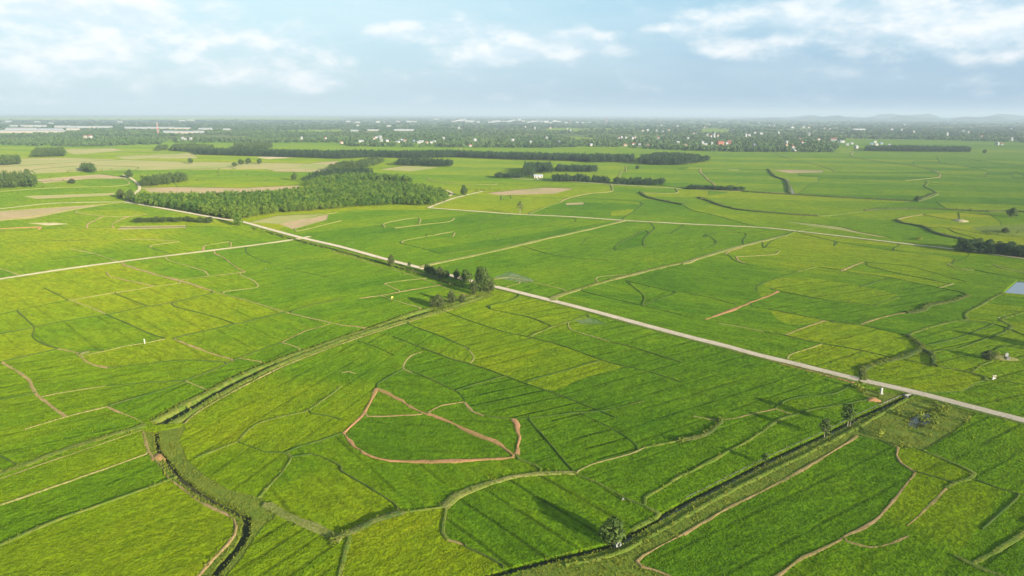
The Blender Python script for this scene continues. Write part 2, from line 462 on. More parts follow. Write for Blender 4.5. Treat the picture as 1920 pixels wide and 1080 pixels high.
# ------------------------------------------------------------------ the land
# The field bunds, tracks and ditches were surveyed from the photograph (tile letter, kind, points in thirds of a
# pixel from the tile's corner) and are laid out on the ground plane at their true distance.
TILE = {'A': (0, 180), 'B': (640, 180), 'C': (1280, 180), 'D': (0, 450), 'E': (640, 450), 'F': (1280, 450), 'G': (0, 720), 'H': (640, 720), 'I': (1280, 720)}
LINES = '''
D b 20,700 100,750 160,795 190,850 215,885 300,950 370,1005
D t -60,705 20,692 180,655 330,620
D b 330,620 430,640 470,675 520,705 610,728
D t 450,645 490,628 580,630
D n 470,658 580,635 700,605 830,585 920,565
D t 980,560 1280,490 1600,415
D b 980,565 1080,605 1200,650 1300,680
D b 1340,672 1470,690
D t 1340,675 1190,745 1040,800
D t 1590,585 1480,620 1340,675
D n 1590,585 1680,615
D b 1590,582 1720,520 1850,480
D n 1040,800 1160,850
D t 1040,810 860,870 620,940
D b 615,950 700,990 800,1030
D n 235,890 420,855 600,830
D t 600,830 850,810 1040,800
D t -60,920 200,870
D n 140,1075 370,1005 610,945
D t 610,730 860,700 1040,685 1270,695
D t 100,410 160,465 195,500 185,550 230,585 330,620
D t -60,440 200,380 390,345
D n 390,345 600,310 760,285 880,265 1010,250
D n 390,340 470,370 600,425
D t 600,425 720,480 860,540 930,560
D b 600,185 615,210 700,230 800,250 880,268
D b 1020,230 1170,210 1380,185
D b 1380,185 1320,150 1270,110 1210,80
D n 1170,205 1150,180 1050,150 940,115
D n 1350,200 1420,230 1455,265 1440,275 1260,297
D t 200,495 420,455 600,430
D t 600,430 800,385 960,360 1190,305
D t 250,275 320,310 380,345
D t 650,310 830,380
D t -60,545 195,500
D t 980,380 1180,430 1310,475
D t 1640,410 1760,370 1920,340
D t 1390,80 1450,110 1530,140
D t 1600,160 1700,185 1850,215
D p 700,145 860,195 1010,235 1200,295
D n 1200,295 1400,350 1600,410 1850,470 1920,485
E b 0,487 70,492 130,500
A b 1145,870 1145,850 1170,843
A n 1170,845 1290,825
A t 830,850 970,895
A n 680,815 800,810 900,815 1010,825
A n 850,845 1010,825
A n -60,960 60,995 120,1020
A n 400,865 540,895 690,945
A b 490,725 580,682
A b 640,722 720,685 830,670
A n 430,660 580,680 720,683
A B -60,750 220,742
A t 0,765 300,750 620,745 1050,738 1320,740
A n -60,712 180,682 430,640 690,600
A n 1670,765 1800,735 1920,705
A n 1840,668 1890,660
A t -60,405 450,372 900,350
A t 560,440 900,420 1300,405
A t -60,500 300,480 760,465
A n -60,545 300,520 700,505
A t 800,555 1100,560 1330,555
A t 200,415 480,395 760,400
A t 1000,470 1300,460 1650,455
A n 640,310 980,318 1110,325
A t 60,830 250,820 500,815
A t 250,930 500,900 640,880
B n 250,718 430,690
B n 300,748 450,728 600,712 635,692
B t 180,733 300,748
B t 330,830 450,860 560,895
B n 350,818 480,795 630,768
B g 1060,665 1130,635 1230,602
B b 1235,598 1245,588 1350,560 1430,548
B n 1430,548 1520,540
B k 1680,545 1730,575 1920,615
B n 1690,548 1880,550
B n 480,465 510,480 560,490 700,500 870,502
B t 1350,840 1380,810 1430,800
B t 1540,850 1620,800 1710,760
B t 1590,690 1680,625
B t 1700,810 1760,750 1730,715
B t 1850,780 1920,735
B t 770,710 950,675
B n 1560,460 1580,425 1600,430
B G 450,965 870,875 1100,820 1300,775 1580,708
B t 640,500 900,495 1200,510 1690,500 1920,520
B t 620,400 900,410 1440,395 1920,400
B t 930,560 1130,575 1400,580 1680,600
B t 480,780 700,800 1000,750 1300,720
B t 560,895 800,860 1060,830
B n 620,330 650,310 680,293
B t 900,590 950,583
B t 1480,880 1700,850 1920,830
B t 1000,840 1200,900 1500,930
E n 245,250 360,233 480,220
E b 100,335 220,318 400,285 565,258
E n 245,255 325,290
E n 220,318 300,345 380,370 440,385
E n 860,228 940,215 1040,235 1250,285
E n 930,268 1000,250
E n 1440,215 1600,200
E t 1360,295 1520,335 1690,375
E t 1690,375 1880,305
E t 1690,375 1920,430
E t 1600,235 1880,300
E G 1190,330 1480,240 1620,205 1780,165 1920,135
E g 1060,550 1190,495 1300,460 1390,428
E t 380,480 480,520 560,550 720,620
E t 820,380 960,345 1000,320
E t 840,395 1050,440 1180,490
E t 560,400 720,460 900,520 1060,555
E t 1060,555 1250,605 1480,690 1620,725 1750,755 1920,810
E n 1290,510 1400,545 1510,578
E t 1510,578 1650,615 1920,700
E t 290,550 480,625 600,670 720,705
E n 680,600 730,640 745,680 720,705
E n 460,635 390,660 355,700 350,735 400,755
E t 350,735 260,785 210,815 200,840
E t 400,750 500,790 600,840 660,870 700,915
E t 720,705 860,750 1000,805 1250,890 1430,965 1540,1010
E t 650,855 830,800 940,770
E t 1040,805 1250,745 1450,690
E t 100,580 200,610 300,660
E n 0,755 40,748 80,760
E t 1600,235 1700,320 1690,375
H B 200,35 130,170 70,230 10,285
H B 10,285 50,345 120,400 220,430 350,445 500,450 700,440 900,430 970,420
H b 150,190 300,187 450,180
H B 200,35 320,95 460,170 490,180
H B 490,178 640,240 800,310 900,355 970,412
H b 490,170 560,130 690,110
H b 690,110 740,165 800,190
H B 965,205 990,260 1000,330 985,410
H t 800,190 960,205 1080,200 1300,175 1480,160 1700,105
H g 1000,435 1080,460 1120,490
H t 1060,215 1150,320 1240,430 1305,505
H k -60,900 80,840 180,785 350,735
H g 350,735 580,705
H G 580,710 640,650 720,610 850,565 1000,530 1150,515 1300,515
H g 560,690 640,630 740,590
H g 590,720 575,800 570,850 600,890
H b 600,890 650,905 700,920
H t 700,930 820,985 905,1035
H n 1330,500 1400,465 1500,435 1620,405 1700,370
H g 1700,370 1800,350 1920,325
H g 1310,515 1400,555 1500,605 1580,650 1700,700 1780,740 1770,760 1640,830
H g 1710,680 1710,655 1800,600 1920,520
H t 1340,175 1500,250 1600,310 1660,360
H e 1160,195 1300,310 1450,450
H t 0,500 150,590 290,680 345,735
H g 40,880 15,970 -10,1100
G n -60,712 300,590 500,520 820,405
G g -60,945 300,790 600,680 980,540
G t -60,380 100,465
G g 1110,425 1250,370 1340,335 1400,270 1500,215 1720,165
G g 1720,165 1800,110 1920,20
G t 1350,340 1500,395 1600,400
G g 1470,640 1550,550 1600,490 1640,420 1610,395
G t 1610,395 1690,360 1800,330 1920,285
G t 1650,420 1760,405 1850,440 1920,480
G G 1500,690 1640,770 1760,820 1920,890
G t 1750,175 1850,190 1920,210
G W 800,250 500,340 200,445 -60,535
G n 800,268 600,338 300,440 -60,565
F B 130,455 240,410 350,370 440,335 535,295
F t 420,265 520,225 640,185
F g 640,185 750,155
F t 245,85 270,100 300,125 400,150 520,175 640,185
F n 300,100 400,95 520,85 540,65
F b 300,100 320,125 350,135
F b 250,78 280,62 330,50
F t 750,155 890,175
F b 890,180 960,150 1025,125
F t 890,175 1000,195 1160,215 1300,245 1450,275 1560,300 1610,320
F t 1040,150 1200,190 1400,230 1520,255
F t 1025,130 1250,150 1360,175 1590,240
F n 1440,275 1520,252
F t 1000,270 1140,225
F t 500,285 680,320 860,350 1080,375
F t 1080,375 1220,320
F t 390,380 560,410 700,440 840,465
F t 150,330 300,370
F k 1610,320 1520,350 1380,375 1350,400 1300,415
F b 1010,480 1080,455 1150,435 1260,415
F t 840,470 1000,485 1150,520 1260,545
F b 580,540 680,500 800,462
F n 200,475 350,500 460,525
F t 460,525 580,545 700,575 780,590
F n 600,655 700,620 780,592
F t 780,590 900,610 1100,650 1200,680
F k 1260,545 1310,575 1340,605 1340,625 1250,665 1150,690 1050,720 1015,740 1020,785
F g 1280,535 1400,495 1540,460 1600,455
F g 1600,455 1590,430 1620,405 1700,360 1750,330
F t 1350,605 1500,570 1650,520 1750,480
F k 1350,625 1400,650 1410,720
F t 1410,635 1560,615 1660,580 1810,525
F g 1230,675 1400,715 1550,740 1700,780
F c 1340,865 1560,860 1650,815 1750,790
F t 1740,790 1960,830
F g 1630,750 1680,710 1740,685
F t 1750,630 1820,605 1960,625
F n 1490,140 1540,165 1640,175
F t 1640,175 1800,205 1960,230
F t 1500,140 1600,100
F n 1750,145 1800,165 1960,198
F g 1750,330 1800,310
F g 1800,450 1850,435 1960,395
F g 1790,460 1850,490
F t 0,300 150,330 300,370
F t 850,460 1000,485
F t 1540,460 1750,480 1960,560
I k -20,335 120,300 215,220
I b 205,210 320,195 430,165 520,148
I b 520,148 620,180
I t 520,145 600,95 720,75 850,65 960,10
I g 620,185 540,210 480,250
I b 620,185 560,205 500,240
I g 480,250 400,310 330,355 250,395 120,465 0,530
I t 620,185 720,155 900,125 1050,95
I n 60,190 160,210 205,212
I b 1210,365 1200,410 1230,455 1280,490 1310,510
I b 1310,510 1250,590 1190,670 1120,750 1040,810 930,860 890,890
I b 890,890 780,940 680,985 600,1040 520,1100
I g 1010,300 1100,320 1200,360
I g 1640,515 1620,545 1530,570 1480,600
I b 1480,600 1400,680 1330,750 1260,810
I t 1310,505 1400,530 1510,560
I g 1360,390 1500,450 1600,495 1640,515
I t 1640,550 1780,600 1960,650
I g 1960,810 1800,930 1640,1020
I g 1520,980 1640,1040 1800,1100
I b 1270,870 1180,910 1050,935 920,900
I t 1680,830 1880,650
I b 980,300 760,440 500,590 200,740 0,860
H b 1920,860 1790,920 1700,975 1660,1010 1690,1040 1760,1060 1860,1095
C k 480,415 520,455 580,480 600,540
C b 100,430 140,470 180,505
C k 0,525 200,530 400,545 640,560 900,575 1280,595
C n 0,522 200,537 400,541 640,552
C k 1320,595 1380,570 1430,550
C g 1430,550 1400,530 1365,515
C g 1340,592 1400,572 1430,555
C k 90,575 150,595 220,620 330,645 480,660 620,670 760,680
C g 760,680 850,675 950,660 1020,650
C k 1020,650 1150,640 1400,640 1720,655 1850,650 1960,660
C t 150,560 250,545
C k 1200,700 1240,720 1350,740 1420,775 1500,795 1600,815 1640,825
C g 1640,825 1780,840 1960,860
C b 1200,700 1260,685 1350,670
C t 0,612 50,645 140,665 240,690 340,720 430,740
C n 510,320 620,360 740,385 860,425
C n 960,345 1150,375 1300,395 1410,420
C b 1410,420 1450,440 1440,460
C n 1440,460 1350,470 1250,478
C t 660,450 800,460 940,470 1100,475 1250,478
C n 870,318 960,315
C t 1310,365 1500,385 1700,420
C t 1450,335 1700,370 1960,398
C t 1380,490 1600,505 1800,515
C t 1430,600 1480,635
C t 1600,605 1960,622
C t 1430,600 1600,605
C t 1350,670 1450,690 1550,700
C t 1250,720 1400,745 1480,745 1540,775 1640,800
C t 1500,745 1700,780 1960,800
C t 1720,665 1790,715
C t 460,860 500,820 600,785
C G 0,950 250,870 580,790
C g 580,790 640,765 760,740
C t 850,850 870,830
C t 200,530 380,480 420,475
C t 640,560 720,500 760,490
C t 0,415 300,410 480,415
C t 790,430 1200,430 1410,425
C t 1470,445 1700,455 1960,470
C t 1860,430 1920,450
C t 0,330 500,325 960,315
C t 120,800 200,770 350,775 340,820
C t 100,870 190,830 130,780
C t 640,770 900,830 1150,870 1500,910
C t 1190,860 1215,845
E e 780,325 800,290 870,262
C e 1350,670 1500,660 1700,668 1970,682
C e 1020,648 1120,620 1290,594
C e 1850,645 1970,660
G e 1119,1080 1100,1110
G e 1260,1060 1240,1100
H e 900,1080 850,1120
I e -100,1075 -60,1125
B e 545,628 480,642 200,645 0,650 -200,690 -390,775
E e 1040,815 1300,735 1600,715 1350,790 1190,855 1040,815
E e 80,585 200,530 330,560 460,635 300,660 80,585
E e 940,770 1100,650 1200,620 1450,690 1250,745 1040,805 940,770
F e 450,265 640,215 900,250 1220,320 1080,375 860,350 450,265
F e 420,290 560,470 800,465
B e 1520,650 1640,640 1600,675 1520,675 1520,650
A e 430,650 700,640 830,668 720,683 580,680 430,650
'''
# roads and tracks, in whole pixels: kind, width in metres, points
ROADS = [
    ('concrete_road', 'road', 3.5, '237,380 283,388 333,397 377,405 417,412 457,418 500,430 563,447 640,465 723,488 790,505 887,530 973,551 1037,567 1107,585 1173,603 1280,632 1363,653 1417,668 1480,683 1547,700 1613,716 1713,739 1813,765 1920,793 2100,840 2350,905 2700,996'),
    ('dirt_track', 'track', 3.2, '-760,640 -400,586 -200,556 -40,532 120,507 240,491 320,481 400,471 480,461 557,450 580,445'),
    ('dirt_track', 'track', 3.0, '803,391 897,398 967,403 1073,408 1173,415 1280,421 1423,428 1493,435 1580,445 1690,458 1787,469 1920,487 2050,505 2300,541 2680,596'),
    ('dirt_track', 'track', 3.0, '237,381 255,362 262,355 258,345 245,335 230,329'),
    ('dirt_track', 'track', 3.0, '803,391 828,381 848,374 870,368'),
    ('dirt_track', 'sand', 3.0, '833,357 842,360 848,364 842,369'),
    ('dirt_track', 'track', 2.6, '-760,455 -300,420 -20,395 80,384 150,381 237,380'),
    ('concrete_track', 'concrete', 2.6, '1475,337 1480,350 1487,365'),
    ('dirt_track', 'track', 2.4, '870,368 905,360'),
    ('dirt_track', 'track', 2.4, '960,336 1060,341 1150,347 1280,355'),
]
# areas that are not rice: kind, surface height, outline in whole pixels
AREAS = [
    ('fallow', .2, '263,352 333,351 450,353 563,348 547,362 433,365 283,362'),
    ('fallow', .2, '63,337 187,327 253,335 167,336 83,344'),
    ('fallow2', .2, '113,280 213,278 233,283 140,290'),
    ('fallow', .2, '490,315 633,302 640,313 600,323 517,322'),
    ('fallow2', .2, '43,368 217,362 213,367 67,374'),
    ('fallow2', .2, '213,293 360,287 373,297 233,299'),
    ('fallow', .2, '-20,397 220,382 230,380 143,394 60,411 -20,416'),
    ('fallow', .2, '227,425 350,423 350,428 220,432'),
    ('fallow', .2, '520,420 617,402 613,413 550,431'),
    ('fallow2', .25, '465,418 520,405 617,401 520,421'),
    ('sand', .25, '47,419 100,418 133,421 90,424'),
    ('fallow', .2, '910,363 973,356 1023,352 1077,354 1040,364 940,367'),
    ('fallow', .2, '1060,381 1095,380 1095,384 1062,385'),
    ('fallow2', .2, '1460,414 1530,421 1580,427 1613,436 1675,447 1645,445 1580,433 1520,425'),
    ('fallow', .2, '1447,319 1480,319 1543,320 1543,324 1480,325'),
    ('fallow2', .2, '1365,318 1385,318 1387,320 1366,320'),
    ('fallow2', .2, '710,318 760,311 825,314 770,322'),
    ('weed', .3, '1820,425 1920,421 1960,424 1960,440 1880,438 1830,433'),
    ('sand', .2, '480,295 560,288 640,287 630,291 500,299'),
    ('pond', -.2, '1907,526 1940,528 1980,560 1879,550'),
    ('wet', .4, '1077,603 1107,597 1140,610 1090,610'),
    ('wet', .4, '923,523 955,510 1003,527 990,532'),
    ('mud', -.3, '887,561 846,568 780,583 700,610 640,632 567,657 493,682 433,707 383,735 333,760 280,790 290,800 350,797 367,780 417,750 467,723 533,690 640,648 703,627 763,608 853,578 900,558'),
    ('weed', .35, '268,811 277,850 300,873 320,903 360,933 400,957 437,977 437,1007 407,1043 373,1085 392,1085 410,1058 438,1030 452,1005 455,977 430,963 395,945 360,925 330,900 310,872 293,850 288,812'),
    ('mud', -.4, '288,812 293,850 310,872 330,900 360,925 395,945 430,963 455,977 452,1005 438,1030 410,1058 392,1085 408,1085 430,1060 455,1032 470,1005 472,972 440,955 405,938 372,918 342,895 320,868 302,845 297,812'),
    ('weed', .4, '297,812 302,845 320,868 342,895 372,918 405,938 440,955 472,972 470,1005 455,1032 430,1060 408,1085 425,1085 455,1050 480,1010 500,985 520,975 493,937 427,920 383,893 353,867 337,830 350,800'),
    ('water', -.35, '1703,740 1607,782 1537,817 1447,858 1347,908 1280,942 1207,982 1153,1018 1073,1038 973,1062 900,1085 945,1085 975,1075 1075,1050 1160,1030 1213,994 1285,954 1352,919 1452,868 1543,826 1613,790 1712,746'),
    ('weed', .4, '1613,790 1543,826 1452,868 1352,919 1285,954 1213,994 1160,1030 1075,1050 975,1075 940,1095 1270,1095 1227,1073 1193,1057 1207,1045 1280,1007 1347,967 1447,917 1533,867 1607,820'),
    ('weed', .3, '1713,747 1770,760 1830,779 1815,792 1790,812 1733,848 1680,840 1640,826 1607,820 1613,790'),
    ('mud', -.3, '267,796 167,827 67,864 -20,894 -20,900 67,869 167,832 267,800'),
    ('water', -.25, '1722,772 1745,770 1750,790 1725,806 1700,800 1702,786'),
    ('weed', .35, '1600,725 1650,737 1700,741 1650,764 1636,754 1610,738'),
    ('weed', .45, '800,583 830,562 870,553 920,548 928,556 880,572 850,583'),
    ('fallow2', .25, '-20,300 60,297 120,296 330,303 640,308 640,318 400,318 200,320 -20,330'),
]


def parse(s, tile=None):
    ox, oy, k = (0, 0, 1.0)
    if tile:
        (ox, oy), k = TILE[tile], 1 / 3
    return [(ox + float(a) * k, oy + float(b) * k) for a, b in (p.split(',') for p in s.split())]


def poly_w(pts):
    return [G(*p) for p in pts]


def smooth(pts, closed=False):
    """Catmull-Rom through world points"""
    P = [Vector(p) for p in pts]
    if len(P) < 3 and not closed:
        return [tuple(p) for p in P]
    out = []
    n = len(P)
    for i in range(n if closed else n - 1):
        p1, p2 = P[i], P[(i + 1) % n]
        p0 = P[i - 1] if (closed or i > 0) else p1 * 2 - p2
        p3 = P[(i + 2) % n] if (closed or i + 2 < n) else p2 * 2 - p1
        L = (p2 - p1).length
        k = max(1, min(14, int(L / max(2.5, 0.012 * p1.length))))
        for j in range(k):
            t = j / k
            out.append(tuple(0.5 * ((2 * p1) + (p2 - p0) * t + (2 * p0 - 5 * p1 + 4 * p2 - p3) * t * t + (3 * p1 - p0 - 3 * p2 + p3) * t ** 3)))
    if not closed:
        out.append(tuple(P[-1]))
    return out


def seg_near(p, a, b):
    ax, ay = a
    dx, dy = b[0] - ax, b[1] - ay
    L = dx * dx + dy * dy
    t = 0 if L == 0 else max(0, min(1, ((p[0] - ax) * dx + (p[1] - ay) * dy) / L))
    q = (ax + t * dx, ay + t * dy)
    return math.hypot(p[0] - q[0], p[1] - q[1]), q


raw = []
for ln in LINES.strip().split('\n'):
    tl, kd, rest = ln.split(' ', 2)
    raw.append([kd, parse(rest, tl)])
ROADP = [parse(r[3]) for r in ROADS]
AREAP = [parse(a[2]) for a in AREAS]
# let loose ends run into the bund, road or bank they meet
segs = []
for i, (kd, p) in enumerate(raw):
    segs += [(i, p[j], p[j + 1]) for j in range(len(p) - 1)]
for i, p in enumerate(ROADP):
    segs += [(10000 + i, p[j], p[j + 1]) for j in range(len(p) - 1)]
for i, p in enumerate(AREAP):
    segs += [(20000 + i, p[j], p[(j + 1) % len(p)]) for j in range(len(p))]
for i, (kd, p) in enumerate(raw):
    for e in (0, -1):
        best, bq = 15.0, None
        for k, a, b in segs:
            if k == i:
                continue
            d, q = seg_near(p[e], a, b)
            # vertical pixels count more: the ground is seen at a slant
            if d < best:
                best, bq = d, q
        if bq and best > 0.01:
            tip = p[e]
            ext = (bq[0] + (bq[0] - tip[0]) * 0.06, bq[1] + (bq[1] - tip[1]) * 0.06)
            if e == 0:
                p.insert(0, ext)
            else:
                p.append(ext)


def run_on(p):
    """carry a line that leaves the picture on to the edge of the farmland"""
    for e, n in ((0, 1), (-1, -2)):
        (x, y), (x0, y0) = p[e], p[n]
        dx, dy = x - x0, y - y0
        if x <= 0 and dx < 0:
            k = (-760 - x) / dx
        elif x >= 1920 and dx > 0:
            k = (2680 - x) / dx
        elif y >= 1080 and dy > 0:
            k = (1500 - y) / dy
        else:
            continue
        q = (x + dx * k, max(262, min(1500, y + dy * k)))
        yield [(x, y), q]


for kd, p in list(raw):
    for q in run_on(p):
        raw.append([kd, q])
WL = [(kd, smooth(poly_w(p))) for kd, p in raw]
WR = [smooth(poly_w(p)) for p in ROADP]
WA = [poly_w(p) for p in AREAP]
EDGE = [(-95, 62), (95, 62), (1950, 1800), (-1950, 1800)]

cv, ce = [], []


def add_chain(pts, closed=False):
    o = len(cv)
    cv.extend(Vector(p) for p in pts)
    n = len(pts)
    for j in range(n if closed else n - 1):
        ce.append((o + j, o + (j + 1) % n))


add_chain(EDGE, True)
for kd, p in WL:
    add_chain(p)
for p in WR:
    add_chain(p)
for p in WA:
    add_chain(p, True)
# points inside the fields, so that the crop's tone can drift across them
dd = 100.0
while dd < 1750:
    st = 0.03 * dd
    for q in np.arange(-0.85, 0.85, 0.034):
        cv.append(Vector(((q + random.uniform(-.01, .01)) * dd, dd + random.uniform(-.3, .3) * st)))
    dd += st
ov, oe, of, o1, oe_src, o3 = delaunay_2d_cdt(cv, ce, [], 0, 1e-3)
con = {tuple(sorted(e)) for e, s in zip(oe, oe_src) if s}
par = list(range(len(of)))


def find(i):
    while par[i] != i:
        par[i] = par[par[i]]
        i = par[i]
    return i


em = {}
for fi, f in enumerate(of):
    for a in range(3):
        em.setdefault(tuple(sorted((f[a], f[(a + 1) % 3]))), []).append(fi)
for k, fs in em.items():
    if len(fs) == 2 and k not in con:
        par[find(fs[0])] = find(fs[1])
regions = {}
for fi in range(len(of)):
    regions.setdefault(find(fi), []).append(fi)


def inside(p, poly):
    c = False
    j = len(poly) - 1
    for i in range(len(poly)):
        xi, yi = poly[i]
        xj, yj = poly[j]
        if (yi > p[1]) != (yj > p[1]) and p[0] < (xj - xi) * (p[1] - yi) / (yj - yi) + xi:
            c = not c
        j = i
    return c


# ripeness of the crop, with sun glow painted into the left fields' yellow, seen at places of the photograph: 0 deep green, 1 yellow
SEEDS = '''60,560,.85 30,640,.8 150,560,.78 260,600,.72 330,560,.78 100,700,.5 300,690,.5 430,540,.5 560,500,.35 600,560,.3 700,540,.25 500,640,.55
560,620,.35 330,740,.2 390,715,.2 200,790,.35 60,740,.55 130,450,.8 350,450,.68 60,470,.8 250,420,.65 450,440,.55 520,445,.3 150,850,.55 150,905,.2
200,1000,.62 60,940,.25 450,790,.68 520,810,.6 450,900,.45 600,920,.68 600,740,.62 570,880,.35 520,1040,.55 780,1030,.72 700,900,.35 760,830,.15
720,760,.3 880,800,.15 760,880,.3 760,690,.1 700,640,.3 740,740,.2 900,600,.6 980,590,.62 960,680,.7 860,660,.5 800,640,.15 1000,660,.6
1200,620,.2 1300,700,.15 1150,760,.12 1050,830,.1 1200,870,.15 1000,1000,.15 940,960,.22 1350,560,.2 1300,520,.15 1550,480,.78 1700,500,.72 1450,545,.5
1600,560,.55 1700,540,.2 1560,590,.15 1580,650,.68 1480,620,.2 1700,610,.2 1850,590,.5 1750,640,.35 1700,710,.62 1850,760,.3 1880,640,.4 1820,530,.3
1600,900,.05 1450,1000,.05 1700,870,.65 1750,880,.7 1850,860,.35 1780,960,.5 1850,1000,.3 1650,1040,.12 1500,780,.15 1400,840,.15 1600,760,.3 1350,900,.2
1430,870,.3 900,395,.75 1000,420,.25 1100,480,.15 1200,500,.25 700,450,.25 760,420,.4 1300,450,.2 1180,440,.2 850,460,.2 1150,410,.2 1250,380,.25
960,480,.2 1450,385,.72 1400,390,.6 1500,320,.2 1700,330,.25 1600,370,.22 1650,420,.2 1800,410,1.0 1700,415,1.0 1880,450,.95 1600,400,.65 1400,440,.22 1550,450,.6 1450,430,.5 1800,370,.25
1300,340,.3 1400,300,.5 1800,300,.35 130,320,.5 300,310,.6 500,310,.6 200,380,.55 100,400,.45 200,400,.7 300,395,.3 150,360,.3 900,285,.5 900,315,.5
1080,705,.78 240,402,.7 270,470,.35 620,440,.25 1180,400,.75 900,540,.2 1010,540,.15 1480,780,.15 1040,780,.15 230,350,.3 1000,285,.55 400,290,.65
780,560,.25 560,440,.3 1650,700,.5 1640,340,.2 600,640,.2 640,700,.3 545,760,.65 20,800,.5'''
SEED = []
for s in SEEDS.split():
    a, b, c = (float(q) for q in s.split(','))
    SEED.append((*G(a, b), .40 + (c - .40) * .78))
# sowing direction near places of the photograph: two pixels along a row, row spacing, strength of the row gaps
ROWZ = [((0, 950), (300, 835), 14, .35), ((430, 1060), (560, 980), 5, .7), ((560, 700), (640, 655), 9, .5), ((980, 915), (1130, 1005), 6.5, .75), ((760, 1050), (900, 980), 16, .15),
        ((1000, 790), (1150, 755), 6, .85), ((1020, 720), (1120, 690), 7, .5), ((900, 590), (1030, 545), 9, .5), ((700, 830), (860, 840), 12, .4), ((730, 870), (800, 930), 9, .5),
        ((1300, 790), (1450, 745), 8, .5), ((1650, 700), (1800, 665), 7, .8), ((1560, 620), (1640, 600), 9, .5), ((1500, 500), (1700, 520), 10, .4), ((1450, 560), (1560, 545), 7, .7),
        ((1500, 960), (1680, 870), 9, .6), ((1750, 1000), (1890, 900), 9, .6), ((1100, 900), (1180, 870), 9, .5), ((200, 600), (150, 570), 9, .35), ((400, 640), (330, 600), 9, .4),
        ((200, 760), (300, 740), 10, .4), ((600, 560), (700, 540), 10, .3), ((900, 480), (1050, 455), 14, .25), ((1400, 380), (1600, 385), 18, .2), ((1700, 740), (1800, 720), 8, .6), ((1400, 700), (1500, 670), 8, .5)]
RZ = []
for p, q, spc, k in ROWZ:
    a, b = Vector(G(*p)), Vector(G(*q))
    dv = (b - a).normalized()
    RZ.append(((a + b) / 2, dv, spc, k))

near_fields = []
n_field = 0
for root, fl in regions.items():
    area = 0
    cx = cy = 0
    big, bc = 0, None
    for fi in fl:
        a, b, c = (ov[i] for i in of[fi])
        ar = abs((b - a).cross(c - a)) / 2
        ce_ = (a + b + c) / 3
        area += ar
        cx += ce_.x * ar
        cy += ce_.y * ar
        if ar > big:
            big, bc = ar, ce_
    if area < 0.5 or bc is None:
        continue
    cen = Vector((cx / area, cy / area))
    kind, zt = 'rice', None
    for (ak, az_, _), poly in zip(AREAS, WA):
        if inside(bc, poly):
            kind, zt = ak, az_
    if kind == 'rice':
        zt = 0.42 + 0.10 * random.random()
    # mesh: top, with a skirt down its edge
    idx = {}
    V, F = [], []

    def vid(i, z):
        k = (i, z)
        if k not in idx:
            idx[k] = len(V)
            V.append((ov[i].x, ov[i].y, z))
        return idx[k]
    fset = set(fl)
    for fi in fl:
        f = of[fi]
        F.append(tuple(vid(i, zt) for i in f))
        for a in range(3):
            e = (f[a], f[(a + 1) % 3])
            nb = [q for q in em[tuple(sorted(e))] if q not in fset]
            if nb and bc.length < 1500:
                F.append((vid(e[1], zt), vid(e[0], zt), vid(e[0], -0.6), vid(e[1], -0.6)))
    name = {'rice': 'rice_field', 'fallow': 'fallow_field', 'fallow2': 'fallow_field', 'weed': 'weedy_bank', 'sand': 'sand_patch', 'pond': 'pond', 'wet': 'rice_field',
            'mud': 'ditch_bed', 'water': 'ditch_water'}[kind]
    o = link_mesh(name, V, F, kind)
    o['kind'] = 'structure'
    if kind == 'rice':
        tri = [[(ov[i].x, ov[i].y) for i in of[fi]] for fi in fl]
        bb = (min(p[0] for t_ in tri for p in t_), max(p[0] for t_ in tri for p in t_), min(p[1] for t_ in tri for p in t_), max(p[1] for t_ in tri for p in t_))
        ins = [s for s in SEED if bb[0] <= s[0] <= bb[1] and bb[2] <= s[1] <= bb[3] and any(inside((s[0], s[1]), t_) for t_ in tri)]
        src = np.array(ins if ins else SEED)
        va = np.array([(p[0], p[1]) for p in V])
        d2 = (va[:, None, 0] - src[None, :, 0]) ** 2 + (va[:, None, 1] - src[None, :, 1]) ** 2 + (0.01 * cen.length) ** 2
        wt = d2 ** -2.0
        shv = (wt * src[None, :, 2]).sum(1) / wt.sum(1)
        if not ins:
            shv = shv * 0.5 + 0.5 * shv.mean() + random.uniform(-.15, .15)
        at = o.data.attributes.new('shade', 'FLOAT', 'POINT')
        at.data.foreach_set('value', shv.astype(np.float32))
        z = min(RZ, key=lambda q: (q[0] - cen).length)
        far = max(0.0, min(1.0, (cen.length - 250) / 500))
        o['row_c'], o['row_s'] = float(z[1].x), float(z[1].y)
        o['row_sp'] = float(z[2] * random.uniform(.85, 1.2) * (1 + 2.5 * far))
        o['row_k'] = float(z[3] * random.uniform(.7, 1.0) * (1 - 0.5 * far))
        n_field += 1
        if cen.length - math.sqrt(area) < 330:
            near_fields.append((zt, [F_ for F_ in F if len(F_) == 3], va, shv, z[1].copy(), o['row_sp'], z[3]))
print('fields', n_field, 'regions', len(regions))

